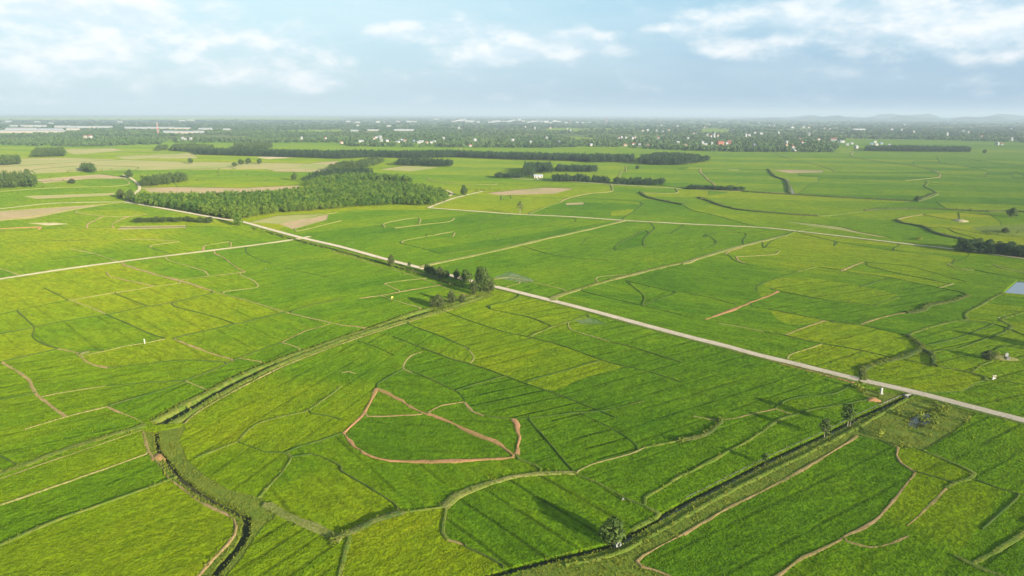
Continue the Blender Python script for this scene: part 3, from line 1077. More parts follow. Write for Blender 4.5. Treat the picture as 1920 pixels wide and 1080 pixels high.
# ------------------------------------------------------------------ standing rice in the nearer fields
from mathutils import noise as mnoise
rice_pts = []
for zt, tris, va, shv, rdir, rsp, rk in near_fields:
    for f in tris:
        a, b, c = va[f[0]], va[f[1]], va[f[2]]
        ce_ = (a + b + c) / 3
        d = math.hypot(*ce_)
        if d > 285 or abs(ce_[0]) > ce_[1] * .80 + 8:
            continue
        ar = abs((b[0] - a[0]) * (c[1] - a[1]) - (b[1] - a[1]) * (c[0] - a[0])) / 2
        sz = max(1.0, d / 150)
        keep = 1 - max(0.0, min(1.0, (d - 150) / 130)) ** 1.2
        for _ in range(np.random.default_rng(int(ar * 1000) % 99991).poisson(ar * 6.5 * keep / sz ** 2)):
            u, v = random.random(), random.random()
            if u + v > 1:
                u, v = 1 - u, 1 - v
            x = a[0] + (b[0] - a[0]) * u + (c[0] - a[0]) * v
            y = a[1] + (b[1] - a[1]) * u + (c[1] - a[1]) * v
            sh = shv[f[0]] + (shv[f[1]] - shv[f[0]]) * u + (shv[f[2]] - shv[f[0]]) * v
            n1 = mnoise.noise((x * .045, y * .045, 1.0))
            vv = y * rdir.x - x * rdir.y
            fr_ = (vv / rsp) % 1.0
            gap = (0.5 - abs(fr_ - .5)) * rsp
            if gap < (.45 if rk > .45 else .30) * sz and random.random() < rk * .9 + .1:
                continue
            n2 = mnoise.noise((x * .35, y * .35, 2.0))
            s_ = sz * random.uniform(.17, .30) * (1 + .2 * n2)
            rice_pts.append((x, y, zt - .08, s_, s_ * random.uniform(.5, .95), sh + .26 * n1 + .12 * n2 + random.uniform(-.04, .04)))
print('rice plants', len(rice_pts))

# wide open land out to the horizon
GZ = -0.8
gv, gf = [], []
xs = [-30000, -12000, -5000, -2000, 0, 2000, 5000, 12000, 30000]
ys = [-1500, 60, 1500, 4000, 9000, 18000, 36000]
for yy in ys:
    for xx in xs:
        gv.append((xx, yy, GZ))
for j in range(len(ys) - 1):
    for i in range(len(xs) - 1):
        k = j * len(xs) + i
        gf.append((k, k + 1, k + 1 + len(xs), k + len(xs)))
tag(link_mesh('ground', gv, gf, 'ground'), kind='structure')


# ------------------------------------------------------------------ bunds, banks, roads
def ribbon(pts, width, prof, jitter=0.0, hj=0.0, seed=0):
    """sweep a cross-section; prof = [(offset as share of half width, height)]"""
    r = random.Random(seed)
    P = [Vector(p) for p in pts]
    # resample
    Q = [P[0]]
    for a, b in zip(P, P[1:]):
        L = (b - a).length
        k = max(1, int(L / max(1.6, a.length * 0.008)))
        for j in range(1, k + 1):
            Q.append(a.lerp(b, j / k))
    V, F = [], []
    m = len(prof)
    wj = 0.0
    zj = 0.0
    off = 0.0
    for i, q in enumerate(Q):
        tdir = (Q[min(i + 1, len(Q) - 1)] - Q[max(i - 1, 0)])
        if tdir.length < 1e-6:
            tdir = Vector((1, 0))
        tdir.normalize()
        nrm = Vector((-tdir.y, tdir.x))
        wj = wj * 0.6 + r.uniform(-1, 1) * jitter * 0.6
        zj = zj * 0.5 + r.uniform(-1, 1) * hj * 0.7
        off = off * 0.75 + r.uniform(-1, 1) * jitter * 0.3 * width
        for s, h in prof:
            p = q + nrm * (s * width / 2 * (1 + wj) + off)
            hh = h + (zj if h > 0.3 else 0)
            V.append((p.x, p.y, hh))
    for i in range(len(Q) - 1):
        for j in range(m - 1):
            a = i * m + j
            F.append((a, a + 1, a + m + 1, a + m))
    F.append(tuple(range(m)))
    F.append(tuple(range((len(Q) - 1) * m + m - 1, (len(Q) - 1) * m - 1, -1)))
    return V, F


KIND = {  # width, crest height, material, name, roughness of width and height
    'b': (0.68, 0.60, 'soil', 'earth_bund', .70, .08),
    'B': (1.2, 0.66, 'redsoil', 'earth_bund', .75, .10),
    'n': (0.62, 0.64, 'strawgrass', 'dry_bund', .40, .05),
    'g': (0.85, 0.72, 'grass', 'grass_bund', .45, .10),
    'G': (1.9, 0.80, 'drygrass', 'grass_bank', .30, .10),
    't': (0.42, 0.74, 'thin', 'field_bund', .55, .12),
    'W': (2.1, 0.80, 'grass', 'grass_bank', .35, .14),
    'p': (1.25, 0.68, 'soil', 'footpath_bund', .45, .06),
    'k': (1.3, 1.15, 'hedge', 'scrub_bank', .45, .20),
    'c': (0.24, 0.50, 'concrete', 'concrete_ditch', .02, .0),
}
grass_pts = []     # places for tall grass: x, y, z, size, tone
for i, (kd, p) in enumerate(WL):
    if kd == 'e':       # a change of crop with no bund
        continue
    wd, h, mt, nm, jw, jh = KIND[kd]
    d = Vector(p[len(p) // 2]).length
    wd *= 1.0 + max(0.0, min(.9 if kd == 't' else 1.5, (d - 160) / 380))
    h *= 1.0 + max(0.0, min(.5, (d - 300) / 900))
    if kd == 't' and d > 330:
        h = .70
    h += random.uniform(-.03, .03)
    prof = [(-1.2, -.1), (-.95, h * .84), (-.45, h), (.4, h * .97), (.95, h * .82), (1.2, -.1)]
    if kd == 'c':
        prof = [(-1, -.1), (-1, h), (-.6, h), (-.55, h - .25), (.55, h - .25), (.6, h), (1, h), (1, -.1)]
    v, f = ribbon(p, wd, prof, jw, jh, i)
    tag(link_mesh(nm, v, f, mt), kind='structure')
    if kd in 'gGkW' and d < 420:
        for a, b in zip(p, p[1:]):
            A, B = Vector(a), Vector(b)
            L = (B - A).length
            for q in range(int(L * (2.2 if kd != 'G' else 2.4) * wd)):
                c = A.lerp(B, random.random())
                nr = Vector((-(B - A).y, (B - A).x)).normalized() * random.gauss(0, wd * .33)
                grass_pts.append((c.x + nr.x, c.y + nr.y, h * .7, random.uniform(.25, .6) * (1.3 if kd == 'k' else 1), random.random() * (.55 if kd != 'G' else .9)))
    if kd in 'bBnpt' and d < 330:
        for a, b in zip(p, p[1:]):      # straggling grass along both edges
            A, B = Vector(a), Vector(b)
            for q in range(int((B - A).length * (2.6 if kd in 'bBp' else 1.3)) + 1):
                c = A.lerp(B, random.random())
                nr = Vector((-(B - A).y, (B - A).x)).normalized() * random.choice((-1, 1)) * wd * random.uniform(.25, .75)
                grass_pts.append((c.x + nr.x, c.y + nr.y, h * .6, random.uniform(.16, .38), random.uniform(-.1, .5)))
for i, (nm, mt, wd, _) in enumerate(ROADS):
    p = WR[i]
    base = 0.78 + 0.012 * i
    v, f = ribbon(p, wd + 2.0, [(-1.3, -.3), (-1, base - .12), (1, base - .12), (1.3, -.3)], .10, .03, 900 + i)
    tag(link_mesh('road_shoulder', v, f, 'grass'), kind='structure')
    for a, b in zip(p, p[1:]):
        A, B = Vector(a), Vector(b)
        if A.length < 420:
            for q in range(int((B - A).length * 3.5)):
                c = A.lerp(B, random.random())
                nr = Vector((-(B - A).y, (B - A).x)).normalized() * random.choice((-1, 1)) * (wd * .5 + abs(random.gauss(.1, .45)))
                grass_pts.append((c.x + nr.x, c.y + nr.y, base - .2, random.uniform(.18, .5), random.uniform(-.1, .6)))
    v, f = ribbon(p, wd, [(-1, base - .2), (-.98, base), (0, base + .05), (.98, base), (1, base - .2)], .05 if mt == 'road' else .12, .0, 950 + i)
    tag(link_mesh(nm, v, f, mt), kind='structure')


def lane(pixels, kd, seed):
    p = smooth(poly_w(parse(pixels)))
    wd, h, mt, nm, jw, jh = KIND[kd]
    prof = [(-1.5, -.4), (-.95, h * .80), (-.45, h), (.4, h * .97), (.95, h * .78), (1.5, -.4)]
    v, f = ribbon(p, wd, prof, jw, jh, seed)
    tag(link_mesh(nm, v, f, mt), kind='structure')
    if Vector(p[len(p) // 2]).length < 420:
        for a, b in zip(p, p[1:]):
            A, B = Vector(a), Vector(b)
            for q in range(int((B - A).length * 2.2 * wd)):
                c = A.lerp(B, random.random())
                nr = Vector((-(B - A).y, (B - A).x)).normalized() * random.gauss(0, wd * .35)
                grass_pts.append((c.x + nr.x, c.y + nr.y, h * .7, random.uniform(.25, .7), random.random() * .9))


# the old canal's two banks, the roadside ditch, the flume of the new canal
lane('890,556 846,572 775,589 702,616 640,637 562,664 487,691 430,716 382,742 335,766 285,794', 'W', 71)
lane('905,558 855,575 765,602 703,621 640,642 540,680 470,713 412,745 362,774 325,797', 'W', 72)
lane('850,581 762,607 703,626 640,647 535,688 467,722 417,749 367,779 348,797', 'n', 73)
lane('500,436 563,454 640,473 723,497 790,516 868,541', 'k', 74)
lane('620,472 700,496 760,514 800,528 850,547 886,561', 'b', 75)
lane('1703,738 1650,761 1607,780 1537,815 1447,856 1347,906 1285,937', 'c', 76)
lane('1615,800 1545,838 1450,885 1350,935 1285,972 1215,1012 1150,1045 1060,1065', 'g', 77)
lane('268,811 277,850 300,873 320,903 360,933 400,957 437,977 437,1007 407,1043 373,1085', 'b', 80)
lane('1360,656 1417,672 1480,688 1547,705 1600,721', 'B', 79)
lane('1700,750 1640,785 1600,808', 'g', 78)

# ------------------------------------------------------------------ trees
def crown_np(seed, h, r, base, nq, leaf, lobes=9, top=0.62, flat=1.0, rnd=1.0):
    """leaf clumps over the shells of several lobes; returns quads and one tint per clump"""
    g = np.random.default_rng(seed)
    c0, c1 = h * base, h
    L = []
    for i in range(lobes):
        zz = (i + g.uniform(0, 1)) / lobes
        rad = r * (0.35 + 0.65 * math.sin(math.pi * min(1, max(0.08, zz ** top)))) * 0.62
        a = i * 2.4 + g.uniform(-.5, .5)
        off = rad * g.uniform(.5, 1.0)
        rl = rnd * r * g.uniform(.36, .58) * (0.75 + 0.4 * math.sin(math.pi * min(1, zz + .15)))
        L.append((off * math.cos(a), off * math.sin(a), c0 + (c1 - c0) * (0.10 + 0.72 * zz), rl, g.uniform(-.18, .18)))
    L = np.array(L)
    k = g.integers(0, lobes, nq)
    d = g.normal(size=(nq, 3))
    d[:, 2] += 0.25
    d /= np.linalg.norm(d, axis=1)[:, None]
    rr = L[k, 3] * np.where(g.random(nq) < .2, g.uniform(.2, .7, nq), g.uniform(.8, 1.12, nq))
    p = L[k, :3] + d * rr[:, None] * np.array([1, 1, flat])
    nrm = d + g.normal(size=(nq, 3)) * .45
    nrm /= np.linalg.norm(nrm, axis=1)[:, None]
    t1 = np.cross(nrm, g.normal(size=(nq, 3)))
    t1 /= np.linalg.norm(t1, axis=1)[:, None]
    t2 = np.cross(nrm, t1)
    s1 = (leaf * g.uniform(.5, 1.25, nq))[:, None]
    s2 = (leaf * g.uniform(.4, .9, nq))[:, None]
    V = np.stack([p - t1 * s1 - t2 * s2 * .4, p - t2 * s2 * .9 + t1 * s1 * .2, p + t1 * s1 + t2 * s2 * .3, p + t2 * s2 - t1 * s1 * .1], 1).reshape(-1, 3)
    F = np.arange(nq * 4).reshape(nq, 4)
    tint = np.clip(.5 + L[k, 4] + g.normal(size=nq) * .22, 0, 1)
    return V, F, tint


def trunk_geo(seed, h, base, r0, limbs=4, rr=2.0):
    q = random.Random(seed)
    top = h * (base + (1 - base) * .55)
    bend = (q.uniform(-.06, .06) * h, q.uniform(-.06, .06) * h)
    mid = (bend[0] * .5, bend[1] * .5, h * base * .8)
    parts = [tube((0, 0, -.3), mid, r0, r0 * .75, 6), tube(mid, (bend[0], bend[1], top), r0 * .75, r0 * .25, 6)]
    for i in range(limbs):
        a = i * 2.4 + q.uniform(-.4, .4)
        z0 = h * base * .8 + (top - h * base * .8) * (i + .3) / limbs
        k = (z0 - mid[2]) / max(.1, top - mid[2])
        st = (mid[0] + (bend[0] - mid[0]) * k, mid[1] + (bend[1] - mid[1]) * k, z0)
        ln = rr * q.uniform(.55, .85)
        parts.append(tube(st, (st[0] + math.cos(a) * ln, st[1] + math.sin(a) * ln, z0 + ln * q.uniform(.6, 1.1)), r0 * .38, r0 * .12, 5))
    return join(*parts)


def tree_proto(name, seed, h, r, base, nq, leaf, leafmat, barkmat='bark', lobes=9, top=.62, r0=None, limbs=4, trunks=1, rnd=1.0):
    V, F, T = crown_np(seed, h, r, base, nq, leaf, lobes, top, 1.0, rnd)
    cm = bpy.data.meshes.new(name + '_crown')
    cm.from_pydata(V.tolist(), [], F.tolist())
    at = cm.attributes.new('tint', 'FLOAT', 'FACE')
    at.data.foreach_set('value', T.astype(np.float32))
    cm.materials.append(M[leafmat])
    tm = bpy.data.meshes.new(name + '_trunk')
    tv, tf = trunk_geo(seed, h, base, r0 or h * .02, limbs, r)
    if trunks == 2:
        v2, f2 = trunk_geo(seed + 5, h * .9, base, (r0 or h * .02) * .8, limbs, r)
        tv, tf = join((tv, tf), ([(x + .9, y + .4, z) for x, y, z in v2], f2))
    tm.from_pydata(tv, [], tf)
    tm.materials.append(M[barkmat])
    tm.shade_smooth()
    return cm, tm


def plant_tree(name, proto, x, y, z, rz, s, label, cat, group=None, sz=None):
    e = empty(name, (x, y, z), rz)
    e.scale = (s, s, sz or s)
    for nm, me in (('crown', proto[0]), ('trunk', proto[1])):
        o = bpy.data.objects.new(nm, me)
        o.parent = e
        col.objects.link(o)
    return tag(e, label, cat, group)


# lone trees: px, py of the foot, height, crown radius, kind, name, label
BIG = [
    (1148, 1022, 5.4, 2.8, 'dense', 'canal_tree', 'dark leafy tree beside the water ditch, standing next to a small white outlet'),
    (1588, 803, 7.0, 2.1, 'two', 'canal_tree', 'slim tree on two pale stems at the top of the straight canal bank'),
    (1546, 823, 5.6, 1.8, 'sparse', 'canal_tree', 'thin sparse tree on one pale stem on the straight canal bank'),
    (1434, 874, 3.6, 1.0, 'sapling', 'sapling', 'small young sapling growing at the edge of the straight canal'),
    (903, 549, 13.0, 4.2, 'tall', 'roadside_tree', 'tallest broad tree of the clump where the old canal meets the road'),
    (888, 553, 7.0, 2.4, 'sparse2', 'roadside_tree', 'lower grey green tree at the foot of the tallest roadside tree'),
    (917, 549, 7.5, 3.0, 'sparse2', 'roadside_tree', 'rounded olive tree leaning against the tallest roadside tree'),
    (874, 533, 7.0, 3.2, 'dense', 'roadside_tree', 'dark round tree shading the road next to the tallest tree'),
    (857, 526, 5.6, 1.9, 'dense', 'roadside_tree', 'small dark tree at the road edge between larger shade trees'),
    (838, 524, 4.6, 1.7, 'dense', 'roadside_tree', 'low dark bushy tree on the ditch side of the road'),
    (826, 523, 6.4, 2.3, 'sparse2', 'roadside_tree', 'grey green tree in the row along the road ditch'),
    (812, 518, 5.2, 2.2, 'dense', 'roadside_tree', 'dark spreading tree in the row, second before the row ends'),
    (802, 515, 5.6, 2.3, 'dense', 'roadside_tree', 'dark tree at the far end of the roadside row'),
    (734, 500, 6.6, 2.0, 'sparse2', 'roadside_tree', 'lone roadside tree with dark crown before the row begins'),
    (768, 504, 4.0, 1.1, 'sapling', 'sapling', 'little round tree between the lone roadside tree and the row'),
    (821, 578, 5.6, 3.6, 'sparse2', 'bank_tree', 'wide bushy tree on the old canal bank casting a long shadow'),
    (847, 570, 6.0, 2.0, 'sparse2', 'bank_tree', 'upright bushy tree on the old canal bank beside the wide one'),
    (866, 568, 3.6, 1.6, 'sparse2', 'bank_tree', 'low shrub like tree where the old canal bank reaches the junction'),
    (870, 368, 11.0, 3.8, 'dense', 'field_tree', 'round tree at the bend of the sandy track by the plantation corner'),
    (975, 403, 11.0, 4.2, 'bare', 'field_tree', 'half bare brownish tree standing alone by the far track'),
    (243, 334, 10.5, 5.0, 'dense', 'field_tree', 'round lone tree beside the winding track in the pale meadows'),
    (51, 330, 9.0, 4.2, 'dense', 'field_tree', 'round tree standing in the meadow near the corner wood'),
    (357, 307, 9.0, 4.5, 'dense', 'field_tree', 'leaning tree alone in the upper meadows'),
    (487, 308, 9.0, 4.2, 'dense', 'field_tree', 'single round tree by itself beside the brown stubble'),
    (466, 308, 10.0, 5.2, 'dense', 'field_tree', 'round tree at the end of the small meadow clump'),
    (452, 309, 8.5, 5.5, 'dense', 'field_tree', 'wide tree in the middle of the small meadow clump'),
    (440, 313, 7.0, 4.5, 'dense', 'field_tree', 'low tree at the lower end of the small meadow clump'),
    (245, 378, 11.0, 5.0, 'dense', 'roadside_tree', 'round dark tree at the far end of the road where tracks meet'),
    (226, 372, 9.0, 4.0, 'sparse2', 'roadside_tree', 'lighter tree behind the track junction at the road end'),
    (447, 424, 10.5, 3.6, 'light', 'roadside_tree', 'bright green rounded tree at the plantation corner beside the road'),
    (714, 294, 10.5, 5.5, 'dense', 'field_tree', 'round dark tree rising in front of the long shelterbelt'),
    (1897, 408, 8.0, 4.6, 'dense', 'bank_tree', 'round dark tree with bleached top on the long scrub bank'),
    (1720, 377, 5.0, 3.0, 'dense', 'field_tree', 'small dark tree at the bend of the green ditch'),
    (1883, 440, 5.0, 2.8, 'sparse2', 'field_tree', 'small bushy tree on the scrubby rise in the yellow oval'),
    (1846, 288, 9.0, 4.5, 'dense', 'field_tree', 'round lone tree beside the far canal line'),
    (1851, 676, 3.4, 2.4, 'sparse2', 'grave_shrub', 'spreading shrub at the near end of the grave mound'),
    (2065, 676, 11.0, 4.0, 'dense', 'field_tree', 'tall tree beyond the grave mound whose shadow crosses the fields'),
    (552, 339, 9.0, 4.0, 'dense', 'field_tree', 'pair tree at the back edge of the plantation by the fallow'),
    (136, 345, 6.0, 4.5, 'sparse2', 'field_tree', 'wide low tree on the scrubby ditch line in the meadows'),
    (1195, 318, 6.0, 3.4, 'dense', 'field_tree', 'small dark tree in front of the shelterbelt end'),
]
PROTO = {
    'dense': tree_proto('dense_tree', 21, 8.0, 3.4, .14, 1500, .46, 'leaf', lobes=13, r0=.2),
    'tall': tree_proto('tall_tree', 22, 13.0, 4.2, .10, 3000, .42, 'leaf', lobes=18, r0=.3),
    'two': tree_proto('two_stem_tree', 23, 7.0, 2.1, .26, 480, .34, 'leaf', 'barkpale', lobes=9, r0=.12, trunks=2),
    'sparse': tree_proto('sparse_tree', 24, 5.6, 1.8, .22, 260, .34, 'leafdry', 'barkpale', lobes=8, r0=.1, limbs=6),
    'sparse2': tree_proto('olive_tree', 25, 7.0, 2.6, .08, 1500, .34, 'leafdry', lobes=12, r0=.16, limbs=5),
    'sapling': tree_proto('sapling', 26, 3.6, 1.0, .15, 220, .24, 'leaf', lobes=6, r0=.06),
    'bare': tree_proto('bare_tree', 27, 11.0, 4.2, .34, 230, .42, 'leafdry', 'barkpale', lobes=12, r0=.24, limbs=9),
    'light': tree_proto('light_tree', 28, 10.0, 3.6, .05, 1000, .5, 'leafp', lobes=14, r0=.22),
}
PH = {'dense': (8.0, 3.4), 'tall': (13, 4.2), 'two': (7, 2.1), 'sparse': (5.6, 1.8), 'sparse2': (7, 2.6), 'sapling': (3.6, 1.0), 'bare': (11, 4.2), 'light': (10, 3.6)}
for px, py, h, r, kd, nm, lb in BIG:
    x, y = G(px, py)
    e = plant_tree(nm, PROTO[kd], x, y, .35, random.uniform(0, 6.28), r / PH[kd][1], lb, 'tree', None, h / PH[kd][0])

# plantation blocks and shelterbelts: outline on the ground in whole pixels, spacing, height, leaf
BLOCKS = [
    ('plantation', 3.6, 7.2, 'leafp', 'acacia tree in the large plantation along the road', '247,383 300,391 370,402 436,414 470,410 520,401 600,396 680,389 742,386 812,388 842,377 832,365 800,357 740,350 690,347 640,350 600,356 575,362 500,370 400,373 300,375 252,377'),
    ('plantation', 5.0, 11.0, 'leafd', 'tree in the long shelterbelt across the far fields', '370,291 583,297 640,299 700,296 773,298 853,296 973,301 1073,303 1107,306 1187,305 1187,301 1080,299 960,296 853,292 760,293 690,292 583,292 370,287'),
    ('plantation', 5.0, 9.5, 'leafd', 'tree in the short belt behind the plantation', '740,311 847,314 846,309 760,306'),
    ('plantation', 4.4, 8.0, 'leafp', 'tree in the back strips of the large plantation', '572,352 620,346 680,341 740,343 775,347 760,340 700,334 650,336 600,342'),
    ('plantation', 4.4, 8.0, 'leafd', 'tree in the back strips of the large plantation', '566,343 600,337 640,331 700,328 690,325 640,326 600,331'),
    ('plantation', 4.6, 8.5, 'leaf', 'tree in the back strips of the large plantation', '612,322 650,319 690,316 720,306 700,303 680,308 640,313'),
    ('plantation', 5.0, 11.0, 'leafd', 'tree in the wood at the end of the shelterbelt', '1198,309 1240,311 1282,311 1330,304 1300,300 1270,297 1230,297 1200,303'),
    ('plantation', 4.2, 6.5, 'leafd', 'tree in the hedge row near the small farm shed', '927,335 978,336 978,333 930,332'),
    ('plantation', 4.2, 11.5, 'leafd', 'tall tree crowding round the small farm shed', '980,335 1000,334 1002,325 1030,326 1036,330 1030,319 985,319'),
    ('plantation', 4.4, 7.5, 'leafd', 'tree in the double row behind the small farm shed', '1042,323 1118,324 1119,319 1045,317'),
    ('plantation', 4.0, 8.0, 'leafd', 'tree in the clipped row along the far track', '1036,342 1104,343 1104,339 1037,338'),
    ('plantation', 4.0, 7.0, 'leafd', 'tree in the clipped row along the far track', '1110,344 1142,345 1142,341 1111,340'),
    ('plantation', 4.0, 7.0, 'leafd', 'tree in the clipped row along the far track', '1151,347 1244,350 1244,346 1152,343'),
    ('plantation', 5.0, 12.0, 'leaf', 'tree in the small wood at the meadow corner', '-40,357 0,356 40,354 70,352 62,344 30,341 -40,344'),
    ('plantation', 5.0, 11.0, 'leaf', 'tree in the square block below the forest edge', '60,296 123,294 120,287 70,286'),
    ('plantation', 5.0, 11.0, 'leaf', 'tree in the small block by the meadow edge', '-40,314 38,309 36,303 -40,304'),
    ('plantation', 4.6, 9.0, 'leaf', 'tree in the narrow belt beside the winding track', '262,351 300,350 352,342 350,336 320,337 270,345'),
    ('plantation', 5.0, 9.0, 'leaf', 'tree in the oval copse of the pale meadows', '152,322 175,326 182,323 170,317 155,317'),
    ('plantation', 5.0, 11.0, 'leaf', 'tree in the far blocks above the meadows', '322,284 368,286 400,289 402,281 360,277 326,279'),
    ('plantation', 5.5, 10.0, 'leaf', 'tree in the far blocks above the meadows', '438,281 508,280 510,275 442,275'),
    ('plantation', 6.0, 9.0, 'leaf', 'tree in the far blocks above the meadows', '295,284 313,282 312,278 297,279'),
    ('plantation', 3.6, 7.0, 'leafd', 'dense dark tree in the row beside the far track', '1789,473 1840,478 1920,486 2000,495 1990,487 1920,478 1850,470 1800,467'),
    ('plantation', 6.0, 8.5, 'leafd', 'tree in the belt at the edge of the village fields', '1622,284 1700,285 1818,286 1818,281 1700,279 1625,279'),
    ('plantation', 4.2, 4.0, 'leaf', 'bushy tree in the hedge between road and lower fields', '250,421 330,418 400,420 400,417 330,415 250,418'),
    ('plantation', 4.5, 4.2, 'leafd', 'low tree in the scrub line across the green fields', '1290,356 1395,359 1395,356 1290,353'),
]
cand = []
for bi, (nm, sp, h, lm, lb, out) in enumerate(BLOCKS):
    poly = poly_w(parse(out))
    xs_, ys_ = [p[0] for p in poly], [p[1] for p in poly]
    ca, sa = math.cos(.35), math.sin(.35)
    R_ = max(max(xs_) - min(xs_), max(ys_) - min(ys_))
    cx0, cy0 = (max(xs_) + min(xs_)) / 2, (max(ys_) + min(ys_)) / 2
    n = int(R_ / sp) + 2
    for i in range(-n, n + 1):
        for j in range(-n, n + 1):
            u = (i + random.uniform(-.28, .28)) * sp
            v = (j + random.uniform(-.28, .28)) * sp
            x, y = cx0 + u * ca - v * sa, cy0 + u * sa + v * ca
            if inside((x, y), poly) and random.random() > .04:
                cand.append((math.hypot(x, y), x, y, bi))
cand.sort()
PL = {}
for lm in ('leafp', 'leafd', 'leaf'):
    PL[lm] = [tree_proto('plantation_tree', 40 + k, 10.0, 2.7, .24, 560, .40, lm, lobes=8, top=1.6, r0=.13, rnd=1.35) for k in range(4)]
NEAR = 290
quota = {'leafp': 170, 'leafd': 80, 'leaf': 40}
rest = []
for d, x, y, bi in cand:
    nm, sp, h, lm, lb, out = BLOCKS[bi]
    hh = h * random.uniform(.72, 1.22)
    if quota[lm] > 0:
        quota[lm] -= 1
        s = sp / 3.6 * random.uniform(.9, 1.15)
        if bi == 0:
            bp = poly_w(parse(out))
            rd = min(seg_near((x, y), a, b)[0] for a, b in zip(WR[0], WR[0][1:]))
            ed = min(seg_near((x, y), a, b)[0] for a, b in zip(bp, bp[1:] + bp[:1]))
            lb = 'acacia tree in the plantation row beside the concrete road' if rd < 16 else 'acacia tree at the grassy front edge of the large plantation' if ed < 7 else 'acacia tree inside the large plantation behind its edge rows'
        plant_tree('plantation_tree', random.choice(PL[lm]), x, y, .1, random.uniform(0, 6.28), s, lb, 'tree', lb.replace(' tree ', ' trees ').replace('tree in', 'trees in', 1) if not lb.startswith('tree') else lb.replace('tree', 'trees', 1), hh / 10)
    else:
        rest.append((x, y, hh, sp * random.uniform(.62, .8), bi, d))


def scatter(name, protos, items, material, kind='stuff', label=None, raw=False):
    """many copies joined into one mesh. items: x, y, z, sx, sz, tone"""
    Vs, Fs, Ts = [], [], []
    off = 0
    it = np.array(items, dtype=np.float64)
    pick = rng.integers(0, len(protos), len(it))
    for k, (V, F, T) in enumerate(protos):
        sel = it[pick == k]
        if not len(sel):
            continue
        a = rng.uniform(0, 2 * math.pi, len(sel))
        c, s = np.cos(a)[:, None], np.sin(a)[:, None]
        X = (V[None, :, 0] * c - V[None, :, 1] * s) * sel[:, 3:4] + sel[:, 0:1]
        Y = (V[None, :, 0] * s + V[None, :, 1] * c) * sel[:, 3:4] + sel[:, 1:2]
        Z = V[None, :, 2] * sel[:, 4:5] + sel[:, 2:3]
        Vs.append(np.stack([X, Y, Z], -1).reshape(-1, 3))
        Fs.append((F[None] + (np.arange(len(sel)) * len(V))[:, None, None] + off).reshape(-1, F.shape[1]))
        Ts.append((np.clip(sel[:, 5:6] + (T[None] - .55) * .12, 0, 1) if raw else np.clip(T[None] * .75 + sel[:, 5:6] - .12, 0, 1)).ravel())
        off += len(sel) * len(V)
    o = np_mesh(name, np.concatenate(Vs), np.concatenate(Fs), material, np.concatenate(Ts))
    return tag(o, label, None, None, kind)


LOW = [crown_np(60 + k, 1.0, .5, .22, 96, .10, 7, 1.6, .8, 1.3) for k in range(5)]
for lm, lb in (('leafp', 'green acacia trees filling the inside of the large plantation'), ('leafd', 'dark trees filling the shelterbelts and rows'), ('leaf', 'trees filling the small woods among the meadows')):
    its = [(x, y, .1, rr * 2, hh, random.uniform(-.3, .5)) for x, y, hh, rr, bi, d in rest if BLOCKS[bi][3] == lm]
    if its:
        scatter('plantation_trees', LOW, its, lm, 'stuff', lb)
print('plantation', len(cand), 'rest', len(rest))

# ------------------------------------------------------------------ buildings
clear = []      # x, y, half width, height: keep the view of each building open


def gable(w_, l_, h, rh, over=.5):
    """roof body over a w_ x l_ house, ridge along x"""
    a, b = w_ / 2 + over, l_ / 2 + over
    V = [(-a, -b, h), (a, -b, h), (a, b, h), (-a, b, h), (-a, 0, h + rh), (a, 0, h + rh),
         (-a, -b, h - .25), (a, -b, h - .25), (a, b, h - .25), (-a, b, h - .25)]
    F = [(0, 1, 5, 4), (2, 3, 4, 5), (0, 4, 3), (1, 2, 5), (6, 9, 8, 7), (0, 6, 7, 1), (1, 7, 8, 2), (2, 8, 9, 3), (3, 9, 6, 0)]
    return V, F


def house(px, py, w_, l_, h, wallm, roofm, label, group=None, rz=None, name='house', flat=False, windows=0, cat='house', see=True):
    x, y = G(px, py)
    rz = random.uniform(-.5, .5) if rz is None else rz
    e = empty(name, (x, y, -.6), rz)
    link_mesh('wall', *box(-w_ / 2, w_ / 2, -l_ / 2, l_ / 2, 0, h + .6), wallm, e)
    if flat:
        link_mesh('roof', *box(-w_ / 2 - .4, w_ / 2 + .4, -l_ / 2 - .4, l_ / 2 + .4, h + .6, h + 1.1), roofm, e)
    else:
        link_mesh('roof', *gable(w_, l_, h + .63, min(l_ * .22, 4.0)), roofm, e)
    for i in range(windows):
        xx = -w_ / 2 + (i + .5) * w_ / windows
        o = link_mesh('window' if i != windows // 2 else 'door', *(box(xx - .6, xx + .6, -l_ / 2 - .06, -l_ / 2 + .05, 1.5, 3.0) if i != windows // 2 else box(xx - .6, xx + .6, -l_ / 2 - .06, -l_ / 2 + .05, .1, 2.7)), 'glass', e)
    tag(e, label, cat, group)
    if see:
        clear.append((x, y, w_ * .5 + 3, h))
    return e


